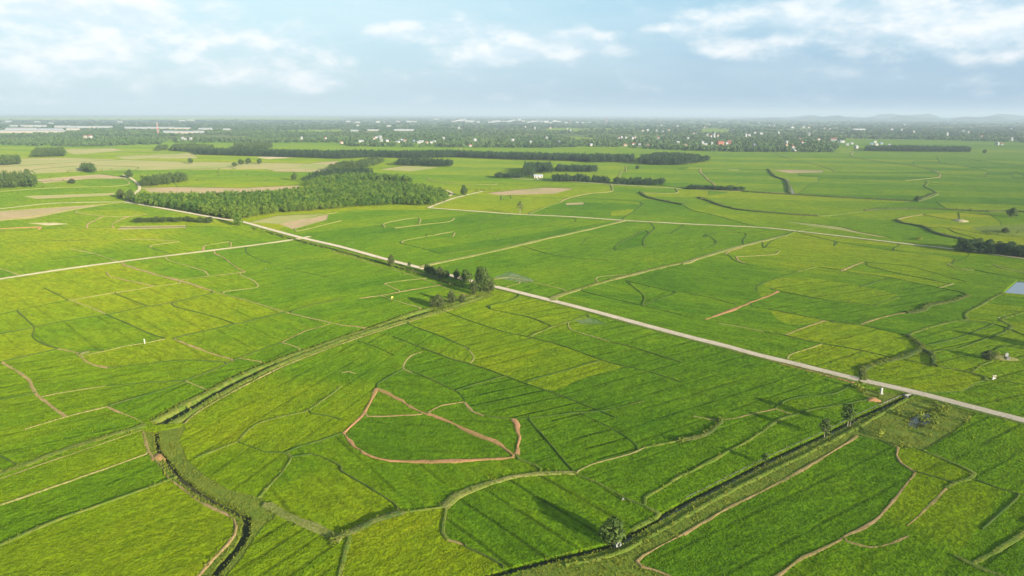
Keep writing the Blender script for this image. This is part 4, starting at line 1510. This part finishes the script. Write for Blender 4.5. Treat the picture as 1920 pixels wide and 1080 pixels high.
HK = [('white', 'whiteroof', 'small white house with pale sheet roof among the village trees'),
      ('white', 'redroof', 'white walled house with red tiled roof among the village trees'),
      ('cream', 'tileroof', 'cream walled house with brown tiled roof among the village trees'),
      ('wallgrey', 'greyroof', 'grey cement house with grey sheet roof among the village trees'),
      ('white', 'blueroof', 'white walled house with blue sheet roof among the village trees')]
VILL = '''677,267,0,14 701,262,2,6 705,259,0,7 712,258,0,9 714,263,0,5 715,266,0,5 726,266,3,8 746,268,0,8 752,264,0,7 757,265,3,6 760,266,2,6 776,267,4,6 785,269,0,9 790,268,3,12 800,269,2,7 809,269,3,8 815,267,0,6
832,262,0,4 882,275,1,9 890,265,0,5 961,266,0,3 995,270,0,4 1048,267,0,6 1108,274,3,7 1025,262,0,3 1160,260,1,4 1165,260,0,5 1173,260,0,7 1205,246,1,5 1214,246,0,7 1231,247,0,4 1243,248,0,6 1254,245,2,4
1172,274,2,10 1188,272,1,11 1199,276,0,3 1215,274,2,8 1234,260,1,5 1186,261,3,5 1191,259,2,4 1286,274,2,4 1270,269,3,8 1317,271,0,5 1323,273,3,9 1335,272,0,4 1362,272,3,6 1326,256,0,4 1332,257,1,4 1338,258,0,4 1345,257,2,4 1340,254,0,3
1398,256,0,4 1404,256,0,7 1415,252,0,5 1427,252,0,8 1459,252,0,3 1414,274,3,7 1474,270,0,4 1473,275,2,9 1486,278,1,5 1488,284,3,6 1503,269,1,6 1534,263,1,7 1506,240,0,5 1516,240,1,5 1546,242,2,6 1556,244,0,5 1517,254,0,4 1575,268,4,9 1589,273,3,7 1597,271,0,6
1605,279,0,4 1634,272,4,7 1643,273,3,7 1652,271,4,6 1668,274,0,6 1672,244,0,6 1690,246,0,3 1696,235,0,3 1703,235,0,2 1712,250,0,3 1806,247,0,6 1815,250,0,3 1869,272,0,4 1878,272,1,6 1896,264,0,4 1775,254,0,3 1840,258,2,5 1895,243,0,6
1640,268,3,6 1290,262,0,4 1300,252,1,4 1330,235,0,4 1423,231,0,3 1442,237,0,4 1452,238,0,4 1485,240,0,7 1350,230,0,3 1500,262,2,4 1240,236,0,4 1270,238,0,4 1320,240,1,5
860,242,0,3 1032,241,2,5 1064,244,0,3 1070,247,0,3 1003,242,0,4 985,240,0,3 160,259,2,5 169,259,1,8 343,262,0,4 348,264,0,3 358,263,0,4 566,262,0,4 610,260,1,5 640,270,2,5'''
hq = random.Random(5)
for t in VILL.split():
    a, b, c, wpx = t.split(',')
    a, b, wpx = float(a), float(b), float(wpx)
    k = int(c)
    d = math.hypot(*G(a, b))
    w_ = max(5.5, min(22.0, wpx * d / FPX * .62))
    h = hq.uniform(3.6, 5.0) if d < 2600 else hq.uniform(5, 8)
    if wpx <= 5 and k == 0:
        h += 2.5
    wm, rm, lb = HK[k]
    place = 'by the pale meadow behind the shelterbelt' if 640 < a < 845 else 'in the woods below the factory halls' if a <= 640 else 'in the woods below the market town' if a < 1130 else \
        'in the village left of the red brick houses' if a < 1300 else 'among trees around the red brick houses' if a < 1475 else 'near the big white villa' if a < 1625 else 'in the woods below the hills'
    lb = lb.replace('among the village trees', place).replace('left of', 'before')
    house(a, b, w_, hq.uniform(7, 11), h, wm, rm, lb, lb.replace('house', 'houses', 1), hq.uniform(-.6, .6))
house(1350, 272, 19, 11, 8.0, 'brickred', 'redroof', 'large red brick house with red roof standing above the village trees', rz=.4, windows=5)
house(1367, 271, 11, 10, 9.0, 'brickred', 'tileroof', 'narrow tall red brick house beside the large red one', rz=-.3, windows=3)
house(1563, 265, 17, 13, 8.0, 'white', 'redroof', 'big white villa with steep red roof at the village edge', rz=-.4, windows=5)
house(1578, 268, 14, 9, 5.0, 'white', 'whiteroof', 'long white house in front of the big white villa', rz=.2, windows=4)
house(1009, 334, 11, 6, 3.4, 'wallgrey', 'greyroof', 'low grey farm shed between dark trees in the rice fields', rz=.1, name='farm_shed', windows=3, cat='shed', see=False)
# factory halls on the left skyline
HALLS = [(60, 249, 108, 30, 12), (40, 245, 50, 20, 14), (95, 246, 40, 20, 13), (137, 244, 18, 24, 11), (145, 240, 40, 20, 11), (193, 240, 32, 20, 11), (172, 240, 9, 20, 10), (118, 239, 26, 16, 10), (70, 238, 30, 16, 12), (48, 238, 14, 16, 12), (26, 238, 12, 16, 12),
         (280, 241, 90, 16, 8), (338, 242, 40, 16, 8), (385, 243, 24, 16, 8), (320, 249, 26, 16, 8), (345, 250, 30, 18, 9), (372, 249, 20, 16, 8), (425, 244, 12, 16, 7), (358, 226, 12, 20, 10), (342, 227, 10, 20, 10), (758, 245, 40, 20, 6), (700, 245, 22, 16, 5), (665, 246, 14, 16, 5), (1610, 244, 22, 14, 8)]
HALL_LABEL = {0: 'longest white factory hall at the front of the forest industrial site', 1: 'tall white factory block rising behind the longest hall', 2: 'white factory block at the far end of the longest hall', 3: 'short detached white hall in front of the hall row',
              11: 'very long pale hall running behind the red and white mast', 18: 'faint white shed on the pale plain near the horizon', 20: 'wide white hall alone in the wooded middle distance', 23: 'low white hall with a stair turret in the woods below the hills'}
for i, (a, b, wpx, l_, h) in enumerate(HALLS):
    d = math.hypot(*G(a, b))
    lb = HALL_LABEL.get(i) or ('white factory hall of the row behind the longest hall' if a < 210 else 'pale low hall in the clearing behind the red and white mast' if a < 440 else 'pale store hall in the woods beyond the village roofs')
    house(a, b, wpx * d / FPX * .9, l_, h * .62, 'white' if i % 3 else 'cream', 'whiteroof', lb, None if i in HALL_LABEL else lb.replace(' hall', ' halls'), hq.uniform(-.06, .06), 'factory_hall', cat='factory')
# the market town on the horizon
TOWN = '851,229,9,12 860,228,10,16 868,227,12,22 878,229,10,14 885,229,8,12 897,230,6,9 920,230,10,10 930,229,12,14 936,228,5,12 944,229,6,10 952,229,7,11 958,228,6,12 963,227,5,14 974,226,6,24 981,228,7,10 991,230,6,9 999,229,8,11 1006,229,7,11 1015,229,6,10 1024,230,9,14 1033,231,6,9 1040,229,8,15 1048,229,6,10 1062,231,6,8 1082,230,5,8 1093,231,5,7 1106,231,5,7 653,229,8,8 671,230,9,8 709,230,7,12 747,229,6,10 765,229,6,10 775,230,12,14 818,224,9,12 671,236,4,7 729,237,7,7 16,229,8,8 70,229,7,6 96,232,6,7 225,229,7,7 1350,221,16,9 1366,221,14,9'
for t in TOWN.split():
    a, b, wpx, h = (float(q) for q in t.split(','))
    d = math.hypot(*G(a, b))
    house(a, b, wpx * d / FPX, 16, h, 'white', 'whiteroof', 'white block of the distant market town on the skyline', 'white blocks of the distant town', hq.uniform(-.2, .2), 'town_building', flat=hq.random() < .6, cat='building')

# ------------------------------------------------------------------ far woods
YMAX = [(-60, 271), (160, 276), (300, 271), (318, 263), (330, 268), (640, 268), (652, 275), (830, 277), (1000, 278), (1150, 276), (1200, 279), (1280, 283), (1400, 286), (1560, 286), (1568, 281), (1582, 262), (1700, 261), (1900, 268), (1990, 268)]
MEADOW = ['1022,241 1060,240 1100,242 1096,246 1030,246', '1052,256 1075,256 1120,259 1128,262 1100,266 1068,262', '1312,242 1340,241 1368,243 1366,251 1318,250', '1585,259 1640,261 1760,263 1930,268 1930,281 1800,279 1600,277',
          '1245,272 1290,273 1290,276 1250,275', '640,277 720,276 830,279 1000,280 1180,279 1180,283 640,283', '-40,221 400,219 640,221 640,224 400,224 -40,225', '1095,241 1180,240 1200,242 1100,243', '420,246 640,243 640,246 430,248', '470,260 640,258 640,261 480,263']
mead = [poly_w(parse(q)) for q in MEADOW]
for q in mead:
    v = [(x, y, GZ + .25) for x, y in q]
    f = [tuple(range(len(v)))]
    o = tag(link_mesh('meadow', v, f, 'rice'), kind='structure')
    at = o.data.attributes.new('shade', 'FLOAT', 'POINT')
    at.data.foreach_set('value', np.full(len(v), .55, np.float32))
    o['row_c'], o['row_s'], o['row_sp'], o['row_k'] = 1.0, 0.0, 30.0, 0.0
FARLOD = [crown_np(80 + k, 1.0, .5, .0, 26, .23, 7, .8) for k in range(6)]


def ymax(px):
    for (a, ya), (b, yb) in zip(YMAX, YMAX[1:]):
        if a <= px <= b:
            return ya + (yb - ya) * (px - a) / (b - a)
    return 262


hc = np.array(clear)
woods_near, woods_far = [], []
tries = 0


def hidden(x, y, rr, hh):
    """would a tree here hide most of a building behind it"""
    d = math.hypot(x, y)
    ux, uy = x / d, y / d
    hd = np.hypot(hc[:, 0], hc[:, 1])
    lat = np.abs(hc[:, 0] * uy - hc[:, 1] * ux)
    back = hd - d
    top = hh - back * CAMH / hd        # height of the tree top where the sight line meets the building
    m = (lat < hc[:, 2] * .85 + rr * .55) & (back > -hc[:, 2]) & (top > hc[:, 3] * .58)
    return m.any()


wr = np.random.default_rng(3)
from mathutils import noise as mnoise
for px, v in zip(wr.uniform(-90, 2010, 26000), wr.random(26000)):
    ym = ymax(px)
    py = 218.2 + (ym - 218.2) * (v ** 0.78)
    x, y = G(px, py)
    d = math.hypot(x, y)
    if any(inside((x, y), q) for q in mead):
        continue
    nz = mnoise.noise((x / 420, y / 420, 0)) + .5 * mnoise.noise((x / 130, y / 130, 3))
    if nz < (-.5 if d < 2300 else -.24) and d > 1900:
        continue
    if px < 700 and py < 225.5 and wr.random() < .85:
        continue
    hh = (9.5 + 3.0 * mnoise.noise((x / 90, y / 90, 7))) * wr.uniform(.75, 1.25)
    k = 1.0 + max(0.0, (d - 2600) / 1300)
    rr = wr.uniform(3.6, 6.0) * k
    if d > 5000:
        hh *= .85
    if hidden(x, y, rr, hh):
        continue
    (woods_near if d < 3300 else woods_far).append((x, y, -.8, rr * 2, hh, .05 + .45 * mnoise.noise((x / 160, y / 160, 5)) + wr.uniform(-.12, .15)))
scatter('woodland', FARLOD, woods_near, 'leaffar', 'stuff', 'village woods and plantations merging into one green mass')
scatter('woodland', FARLOD, woods_far, 'leaffar', 'stuff', 'distant woods thinning into the haze before the horizon')
print('woods', len(woods_near), len(woods_far))

# low hills on the right skyline
def hill(pxs, dist, seed):
    q = random.Random(seed)
    V, F = [], []
    n = len(pxs)
    for j, (px, top) in enumerate(pxs):
        v = pdir(px, 216)
        s = dist / math.hypot(v.x, v.y)
        x, y = v.x * s, v.y * s
        for (k, f) in ((-900, 0), (-450, .45), (0, 1.0), (500, .6), (1200, 0)):
            sc_ = 1 + k / dist
            V.append((x * sc_, y * sc_, max(-1.0, top * f * q.uniform(.85, 1.1)) - (1.0 if f == 0 else 0)))
    for j in range(n - 1):
        for k in range(4):
            a = j * 5 + k
            F.append((a, a + 5, a + 6, a + 1))
    o = link_mesh('hill', V, F, 'leaffar', smooth=True)
    tag(o, kind='structure')


hx = []
for i in range(46):
    px = 1440 + i * 13
    t = 55 + 22 * math.sin(i * .42) + 16 * math.sin(i * 1.13 + 1) + 42 * math.exp(-((px - 1735) / 42) ** 2) + 18 * math.exp(-((px - 1650) / 30) ** 2) + 25 * math.exp(-((px - 1900) / 60) ** 2)
    hx.append((px, max(0, t * min(1, i / 6))))
hill(hx, 15500, 1)
hill([(1380 + i * 16, max(0, (48 + 20 * math.sin(i * .7) + 14 * math.sin(i * 1.7)) * min(1, i / 7))) for i in range(40)], 12500, 2)

# ------------------------------------------------------------------ masts and wind turbines
def mast(px, py, h, w0, w1, bands, label):
    x, y = G(px, py)
    e = empty('telecom_mast', (x, y, -.6), .3)
    for b in range(bands):
        z0, z1 = h * b / bands, h * (b + 1) / bands
        a, c = w0 + (w1 - w0) * b / bands, w0 + (w1 - w0) * (b + 1) / bands
        parts = []
        cor = [(-1, -1), (1, -1), (1, 1), (-1, 1)]
        for i in range(4):
            p, q = cor[i], cor[(i + 1) % 4]
            parts.append(tube((p[0] * a, p[1] * a, z0), (p[0] * c, p[1] * c, z1), .38, .38, 4))
            parts.append(tube((p[0] * a, p[1] * a, z0), (q[0] * c, q[1] * c, z1), .3, .3, 4))
            parts.append(tube((q[0] * a, q[1] * a, z0), (p[0] * c, p[1] * c, z1), .3, .3, 4))
        link_mesh('mast_section', *join(*parts), 'red' if b % 2 else 'white', e)
    for i in range(6):
        t = i * math.pi / 3
        link_mesh('antenna_panel', *box(math.cos(t) * (w1 + 1) - .5, math.cos(t) * (w1 + 1) + .5, math.sin(t) * (w1 + 1) - .5, math.sin(t) * (w1 + 1) + .5, h * .93, h * .99), 'white', e)
    link_mesh('top_rod', *tube((0, 0, h - 1), (0, 0, h + 5), .3, .15, 5), 'red', e)
    tag(e, label, 'mast')
    clear.append((x, y, 6, 1))


mast(297, 253, 44, 3.6, 1.2, 7, 'red and white lattice mast standing out of the forest by the factories')
mast(1137, 231, 52, 4.2, 1.6, 5, 'faint striped mast on the skyline beside the market town')
mast(1069, 231, 34, 3.2, 1.4, 3, 'short pale mast among the white town blocks')


def turbine(px, py, h, rz, label):
    x, y = G(px, py)
    e = empty('wind_turbine', (x, y, -.6), rz)
    link_mesh('tower', *tube((0, 0, 0), (0, 0, h), h * .035, h * .02, 10), 'white', e, True)
    link_mesh('nacelle', *box(-1.8, 1.8, -4, 5, h - 1.8, h + 1.8), 'white', e)
    for k in range(3):
        a = rz * 3 + k * 2 * math.pi / 3
        b = link_mesh('blade', [(-1.2, -4.3, 0), (1.4, -4.3, 0), (2.2, -4.5, h * .12), (.5, -4.6, h * .5), (-.2, -4.6, h * .5), (-1.2, -4.5, h * .12), (0, -4.9, h * .1)],
                      [(0, 1, 2, 6, 5), (2, 3, 6), (3, 4, 6), (4, 5, 6), (1, 0, 5, 4, 3, 2)], 'white', e)
        b.location = (0, 0, h)
        b.rotation_euler = (0, a, 0)
    tag(e, label, 'wind turbine', 'wind turbines on the skyline')


for i, (px, h) in enumerate(((1325, 62), (1335, 70), (1374, 66), (1397, 60), (1422, 84), (1445, 60), (1568, 96), (1605, 60))):
    turbine(px, 222.2, h, .3 + i * .37, 'white wind turbine tiny on the hazy skyline')

# ------------------------------------------------------------------ grass and weeds on the banks
def blades(n_blades, seed, wd_=.16):
    """one tuft: leaning blades as narrow quads"""
    g = np.random.default_rng(seed)
    V, F, T = [], [], []
    for i in range(n_blades):
        a = g.uniform(0, 6.28)
        ln = g.uniform(.5, 1.0)
        lean = g.uniform(.15, .75)
        dx, dy = math.cos(a), math.sin(a)
        wx, wy = -dy * wd_, dx * wd_
        b = (dx * .12, dy * .12)
        o = len(V)
        V += [(b[0] - wx, b[1] - wy, 0), (b[0] + wx, b[1] + wy, 0), (b[0] + dx * lean * .8 + wx * .6, b[1] + dy * lean * .8 + wy * .6, ln), (b[0] + dx * lean - wx * .5, b[1] + dy * lean - wy * .5, ln * .95)]
        F.append((o, o + 1, o + 2, o + 3))
        T.append(g.uniform(.2, .9))
    return np.array(V), np.array(F), np.array(T)


TUFT = [blades(6, 300 + k) for k in range(6)]
BUSHP = [crown_np(320 + k, 1.0, .62, .0, 70, .14, 7, .9) for k in range(5)]
bush_items = []
for (ak, z, _), poly in zip(AREAS, WA):
    if ak != 'weed':
        continue
    x0, x1 = min(p[0] for p in poly), max(p[0] for p in poly)
    y0, y1 = min(p[1] for p in poly), max(p[1] for p in poly)
    if math.hypot((x0 + x1) / 2, (y0 + y1) / 2) > 400:
        continue
    marsh = x0 > 40 and (x1 - x0) < 60
    for k in range(int((x1 - x0) * (y1 - y0) * 3.0)):
        p = (random.uniform(x0, x1), random.uniform(y0, y1))
        if inside(p, poly):
            nz = mnoise.noise((p[0] / 5, p[1] / 5, 2))
            if nz > -.25 or random.random() < .5:
                grass_pts.append((p[0], p[1], z - .05, random.uniform(.2, .42) * (1 + .5 * nz), .35 + .5 * nz + random.uniform(-.2, .3)))
    if x1 < 0:
        continue
    for k in range(int((x1 - x0) * (y1 - y0) * (.07 if marsh else .018))):
        p = (random.uniform(x0, x1), random.uniform(y0, y1))
        if inside(p, poly) and mnoise.noise((p[0] / 9, p[1] / 9, 8)) > -.1:
            s = random.uniform(1.2, 2.9) if marsh else random.uniform(.7, 1.6)
            bush_items.append((p[0], p[1], z - .05, s, s * random.uniform(.6, 1.0), random.uniform(-.1, .5)))
    # rough grass hanging over the ditch sides
for (ak, z, _), poly in zip(AREAS, WA):
    if ak in ('mud', 'water') and Vector(poly[0]).length < 420:
        for a, b in zip(poly, poly[1:] + poly[:1]):
            A, B = Vector(a), Vector(b)
            for q in range(int((B - A).length * 5)):
                c = A.lerp(B, random.random())
                grass_pts.append((c.x + random.gauss(0, .25), c.y + random.gauss(0, .25), random.uniform(.0, .4), random.uniform(.2, .48), random.uniform(.2, .9)))
# scrub along the dark banks and the road ditch
for kd, p in WL:
    if kd == 'k':
        for a, b in zip(p, p[1:]):
            A, B = Vector(a), Vector(b)
            for q in range(max(1, int((B - A).length * .35))):
                c = A.lerp(B, random.random())
                s = random.uniform(.7, 1.6) * (1 + min(.8, c.length / 900))
                bush_items.append((c.x + random.gauss(0, .5), c.y + random.gauss(0, .5), .5, s, s * random.uniform(.5, .9), random.uniform(-.15, .3)))
p = poly_w(parse('470,428 500,437 563,455 640,474 723,498 790,517 868,542'))
for a, b in zip(p, p[1:]):
    A, B = Vector(a), Vector(b)
    for q in range(int((B - A).length * .55)):
        c = A.lerp(B, random.random())
        s = random.uniform(.8, 2.0)
        bush_items.append((c.x + random.gauss(0, 1.1), c.y + random.gauss(0, 1.1), .3, s, s * random.uniform(.5, 1.0), random.uniform(-.2, .3)))
# loose scrub in the meadows beyond the plantation
for k in range(260):
    px, py = random.uniform(0, 640), random.uniform(318, 352)
    x, y = G(px, py)
    if mnoise.noise((x / 120, y / 60, 4)) > .12:
        s = random.uniform(1.4, 3.2)
        bush_items.append((x, y, .3, s, s * random.uniform(.5, .9), random.uniform(0, .5)))
for k in range(40):
    x, y = G(1868 + random.gauss(0, 12), 671 + random.gauss(0, 3))
    s = random.uniform(.5, 1.2)
    bush_items.append((x, y, .6, s, s * .7, random.uniform(0, .5)))
for px, py, n_, sp_ in ((1320, 374, 14, 6), (1883, 438, 20, 18), (1724, 450, 8, 5), (90, 283, 14, 12), (905, 358, 20, 14)):
    for k in range(n_):
        x, y = G(px + random.gauss(0, sp_), py + random.gauss(0, 1.5))
        s = random.uniform(1.5, 3.0)
        bush_items.append((x, y, .3, s, s * .7, random.uniform(-.1, .4)))
RTUFT = [blades(3, 360 + k, .36) for k in range(6)]
scatter('rice_plants', RTUFT, rice_pts, 'riceleaf', 'stuff', 'standing rice plants covering the nearer fields', raw=True)
scatter('bank_shrubs', BUSHP, bush_items, 'leafbush', 'stuff', 'low green shrubs on the ditch banks')
gi = [(x, y, z, s * 1.0, s * .8, t) for x, y, z, s, t in grass_pts]
scatter('bank_grass', TUFT, gi, 'weedleaf', 'stuff', 'tall rough grass growing on the ditch and field banks')
print('grass tufts', len(gi), 'shrubs', len(bush_items))


# ------------------------------------------------------------------ mounds and small things
def mound(name, px, py, rx, ry, h, material, z0=.3, seed=0, rz=0.0, kind='structure'):
    q = random.Random(seed)
    x, y = G(px, py)
    V, F = [(0, 0, z0 + h)], []
    rings, n = 5, 22
    for r in range(1, rings + 1):
        k = r / rings
        for i in range(n):
            a = 2 * math.pi * i / n
            jj = 1 + .16 * math.sin(a * 3 + seed) + q.uniform(-.06, .06)
            V.append((math.cos(a) * rx * k * jj, math.sin(a) * ry * k * jj, z0 + h * (1 - k ** 1.7) * q.uniform(.85, 1.12) - (.4 if r == rings else 0)))
    for i in range(n):
        F.append((0, 1 + i, 1 + (i + 1) % n))
        for r in range(rings - 1):
            a = 1 + r * n
            F.append((a + i, a + n + i, a + n + (i + 1) % n, a + (i + 1) % n))
    o = link_mesh(name, V, F, material, smooth=True)
    o.location = (x, y, 0)
    o.rotation_euler = (0, 0, rz)
    return tag(o, kind=kind)


mound('grave_mound', 1874, 673, 6.0, 3.6, 1.0, 'drygrass', .3, 1, -.5)
mound('sand_heap', 1801, 416, 5.5, 7.0, 1.6, 'sand', .3, 2)
mound('earth_heap', 1637, 753, 2.2, 1.6, .9, 'redsoil', .3, 3)
mound('earth_heap', 296, 861, 1.6, 2.4, .5, 'redsoil', .3, 4, .6)
mound('scrubby_rise', 1880, 438, 14, 16, 1.6, 'weed', .25, 5)
mound('earth_heap', 158, 664, 3.0, 3.2, .35, 'drygrass', .3, 6)


def at_px(px, py, z=0.0):
    x, y = G(px, py, z)
    return x, y, z


# white boundary stone by the road
e = empty('boundary_stone', at_px(1652, 739, .35), .4)
link_mesh('plinth', *box(-.45, .45, -.35, .35, -.2, .35), 'white', e)
link_mesh('pillar', *box(-.32, .32, -.2, .2, .35, 1.75), 'white', e)
link_mesh('cap', [(-.4, -.26, 1.75), (.4, -.26, 1.75), (.4, .26, 1.75), (-.4, .26, 1.75), (-.15, -.1, 2.0), (.15, -.1, 2.0), (.15, .1, 2.0), (-.15, .1, 2.0)],
          [(3, 2, 1, 0), (4, 5, 6, 7), (0, 1, 5, 4), (1, 2, 6, 5), (2, 3, 7, 6), (3, 0, 4, 7)], 'white', e)
tag(e, 'white painted marker stone in the weeds below the concrete road', 'marker')
# white tomb on the grave mound
e = empty('tomb', at_px(1889, 671, 1.0), -.3)
link_mesh('slab', *box(-.5, .5, -1.1, 1.1, -.5, .3), 'concrete', e)
link_mesh('headstone', [(-.45, .8, .3), (.45, .8, .3), (.45, 1.0, .3), (-.45, 1.0, .3), (-.45, .8, 1.2), (.45, .8, 1.2), (.45, 1.0, 1.2), (-.45, 1.0, 1.2), (0, .8, 1.55), (0, 1.0, 1.55)],
          [(3, 2, 1, 0), (0, 1, 5, 8, 4), (2, 3, 7, 9, 6), (1, 2, 6, 5), (3, 0, 4, 7), (5, 6, 9, 8), (7, 4, 8, 9)], 'white', e)
tag(e, 'white headstone tomb on the oval grassy grave mound', 'tomb')
# concrete outlet under the canal tree
e = empty('irrigation_outlet', at_px(1158, 1025, .2), .5)
ring = []
for i in range(12):
    a0, a1 = 2 * math.pi * i / 12, 2 * math.pi * (i + 1) / 12
    V = []
    for y_ in (-.35, .35):
        for r_, a in ((.38, a0), (.38, a1), (.62, a1), (.62, a0)):
            V.append((math.cos(a) * r_, y_, math.sin(a) * r_ + .55))
    ring.append((V, [(0, 1, 2, 3), (7, 6, 5, 4), (3, 2, 6, 7), (1, 0, 4, 5)]))
link_mesh('pipe_ring', *join(*ring), 'white', e)
link_mesh('footing', *box(-.7, .7, -.45, .45, -.5, .0), 'concrete', e)
tag(e, 'small white concrete pipe outlet at the ditch under the dark tree', 'outlet')
# sluice frame on the concrete ditch
e = empty('sluice_gate', at_px(1863, 712, .4), .3)
for sx_ in (-.55, .55):
    link_mesh('post', *box(sx_ - .12, sx_ + .12, -.15, .15, -.3, 1.2), 'cream', e)
link_mesh('lintel', *box(-.7, .7, -.18, .18, 1.2, 1.45), 'cream', e)
link_mesh('gate_plate', *box(-.42, .42, -.04, .04, -.3, .7), 'steel', e)
tag(e, 'little cream concrete sluice frame at the end of the concrete ditch', 'sluice')
# culvert head where the canal leaves the road
e = empty('culvert_head', at_px(1702, 742, .35), .35)
link_mesh('headwall', *box(-1.2, 1.2, -.15, .15, -.6, .55), 'concrete', e)
link_mesh('wing_wall', *box(-1.4, -1.21, -1.2, .15, -.6, .4), 'concrete', e)
link_mesh('wing_wall', *box(1.21, 1.4, -1.2, .15, -.6, .4), 'concrete', e)
tag(e, 'weathered concrete culvert head where the straight canal meets the road', 'culvert')
# white stone on the curved bank
o = link_mesh('white_stone', *join(box(-.22, .22, -.16, .16, 0, .3), box(-.14, .12, -.12, .12, .3, .42)), 'concrete')
o.location = at_px(1168, 937, .6)
tag(o, 'small white stone block on the grassy bank above the muddy inlet', 'stone')
# yellow marker flag
e = empty('marker_flag', at_px(734, 563, .35), .2)
link_mesh('pole', *tube((0, 0, -.3), (0, 0, 1.7), .05, .04, 6), 'wallgrey', e)
link_mesh('flag', [(0.04, 0, .9), (.75, .1, .95), (.8, -.05, 1.3), (.75, .08, 1.65), (.04, 0, 1.65), (.4, -.12, 1.28)], [(0, 1, 5), (1, 2, 5), (2, 3, 5), (3, 4, 5), (4, 0, 5)], 'yellow', e)
tag(e, 'yellow cloth marker on a stake at the corner of a small field', 'marker')
# pillar of the farm shed's gate
e = empty('gate_pillar', at_px(1008, 337, .3), 0)
link_mesh('shaft', *box(-.5, .5, -.5, .5, -.3, 4.2), 'white', e)
link_mesh('cap', *box(-.75, .75, -.75, .75, 4.2, 4.6), 'white', e)
tag(e, 'white pillar in front of the low farm shed between trees', 'pillar')

# white egrets in the fields
eb = bpy.data.meshes.new('egret_body')
bv, bf = [], []
prof = [(-.32, .05, .45), (-.15, .13, .48), (.05, .15, .52), (.2, .10, .58), (.26, .05, .72), (.25, .04, .88), (.34, .045, .95), (.42, .03, .93), (.56, .008, .90)]
for x_, r_, z_ in prof:
    for i in range(8):
        a = 2 * math.pi * i / 8
        bv.append((x_ + (math.sin(a) * r_ * .4 if .2 < x_ < .3 else 0), math.cos(a) * r_, z_ + math.sin(a) * r_))
for j in range(len(prof) - 1):
    for i in range(8):
        bf.append((j * 8 + i, j * 8 + (i + 1) % 8, j * 8 + 8 + (i + 1) % 8, j * 8 + 8 + i))
eb.from_pydata(bv, [], bf)
eb.materials.append(M['white'])
eb.shade_smooth()
lv, lf = tube((0, .05, -.3), (0, .05, .45), .02, .02, 5)
elg = bpy.data.meshes.new('egret_leg')
elg.from_pydata(lv, [], lf)
elg.materials.append(M['clothdark'])
for i, (px, py) in enumerate(((1873, 598), (1884, 595), (499, 506), (662, 317 + 140), (1297, 453), (1282, 405), (320, 321), (933, 200 + 250))):
    e = empty('egret', at_px(px, py, .55), i * 1.3)
    e.scale = (1.0,) * 3
    for nm, me in (('body', eb), ('leg', elg), ('leg', elg)):
        o = bpy.data.objects.new(nm, me)
        o.parent = e
        col.objects.link(o)
    o.location = (.04, -.1, 0)
    tag(e, 'white egret standing in the wet rice', 'bird', 'egrets feeding in the rice')

# farmer in the yellow-green field: one skinned body
J = {'pelvis': (0, 0, .92, .15), 'waist': (0, .02, 1.08, .14), 'chest': (0, .05, 1.32, .17), 'neck': (0, .08, 1.48, .06), 'head': (0, .11, 1.60, .105), 'crown': (0, .11, 1.70, .09),
     'hl': (.1, 0, .88, .10), 'kl': (.12, .06, .48, .07), 'al': (.12, -.02, .10, .05), 'tl': (.13, .14, .05, .045),
     'hr': (-.1, 0, .88, .10), 'kr': (-.13, .12, .48, .07), 'ar': (-.13, .08, .10, .05), 'tr': (-.14, .24, .05, .045),
     'sl': (.19, .05, 1.40, .065), 'el': (.27, .10, 1.14, .05), 'wl': (.25, .30, .98, .035), 'fl': (.24, .38, .95, .03),
     'sr': (-.19, .05, 1.40, .065), 'er': (-.27, .10, 1.14, .05), 'wr': (-.22, .30, 1.0, .035), 'fr': (-.2, .38, .97, .03)}
EJ = [('pelvis', 'waist'), ('waist', 'chest'), ('chest', 'neck'), ('neck', 'head'), ('head', 'crown'), ('pelvis', 'hl'), ('hl', 'kl'), ('kl', 'al'), ('al', 'tl'), ('pelvis', 'hr'), ('hr', 'kr'), ('kr', 'ar'), ('ar', 'tr'),
      ('chest', 'sl'), ('sl', 'el'), ('el', 'wl'), ('wl', 'fl'), ('chest', 'sr'), ('sr', 'er'), ('er', 'wr'), ('wr', 'fr')]
jk = list(J)
pm = bpy.data.meshes.new('person_body')
pm.from_pydata([J[k][:3] for k in jk], [(jk.index(a), jk.index(b)) for a, b in EJ], [])
pe = empty('person', at_px(272, 645, .45), 2.2)
po = bpy.data.objects.new('body', pm)
po.parent = pe
col.objects.link(po)
sk = po.modifiers.new('skin', 'SKIN')
for i, k in enumerate(jk):
    sv = pm.skin_vertices[0].data[i]
    sv.radius = (J[k][3], J[k][3])
    sv.use_root = k == 'pelvis'
sb = po.modifiers.new('sub', 'SUBSURF')
sb.levels = sb.render_levels = 2
pm.materials.append(M['clothpale'])
hv, hf = [(0, .11, 1.93)], []
for i in range(16):
    a = 2 * math.pi * i / 16
    hv.append((math.cos(a) * .27, .11 + math.sin(a) * .27, 1.70))
for i in range(16):
    hf.append((0, 1 + i, 1 + (i + 1) % 16))
hf.append(tuple(range(16, 0, -1)))
link_mesh('conical_hat', hv, hf, 'straw', pe)
tag(pe, 'person in pale clothes and conical straw hat standing in the yellow green rice', 'person')

# ------------------------------------------------------------------ haze
hz = bpy.data.materials.new('haze')
hz.use_nodes = True
t = NT(hz.node_tree)
vol = t.n('ShaderNodeVolumePrincipled', {'Color': (0.56, 0.68, 0.80, 1), 'Density': HAZE, 'Anisotropy': 0.0})
t.n('ShaderNodeOutputMaterial', {'Volume': vol.outputs[0]})
M['haze'] = hz
ho = link_mesh('haze', *box(-30500, 30500, -1600, 36500, -3, 190), 'haze')
tag(ho, kind='stuff')
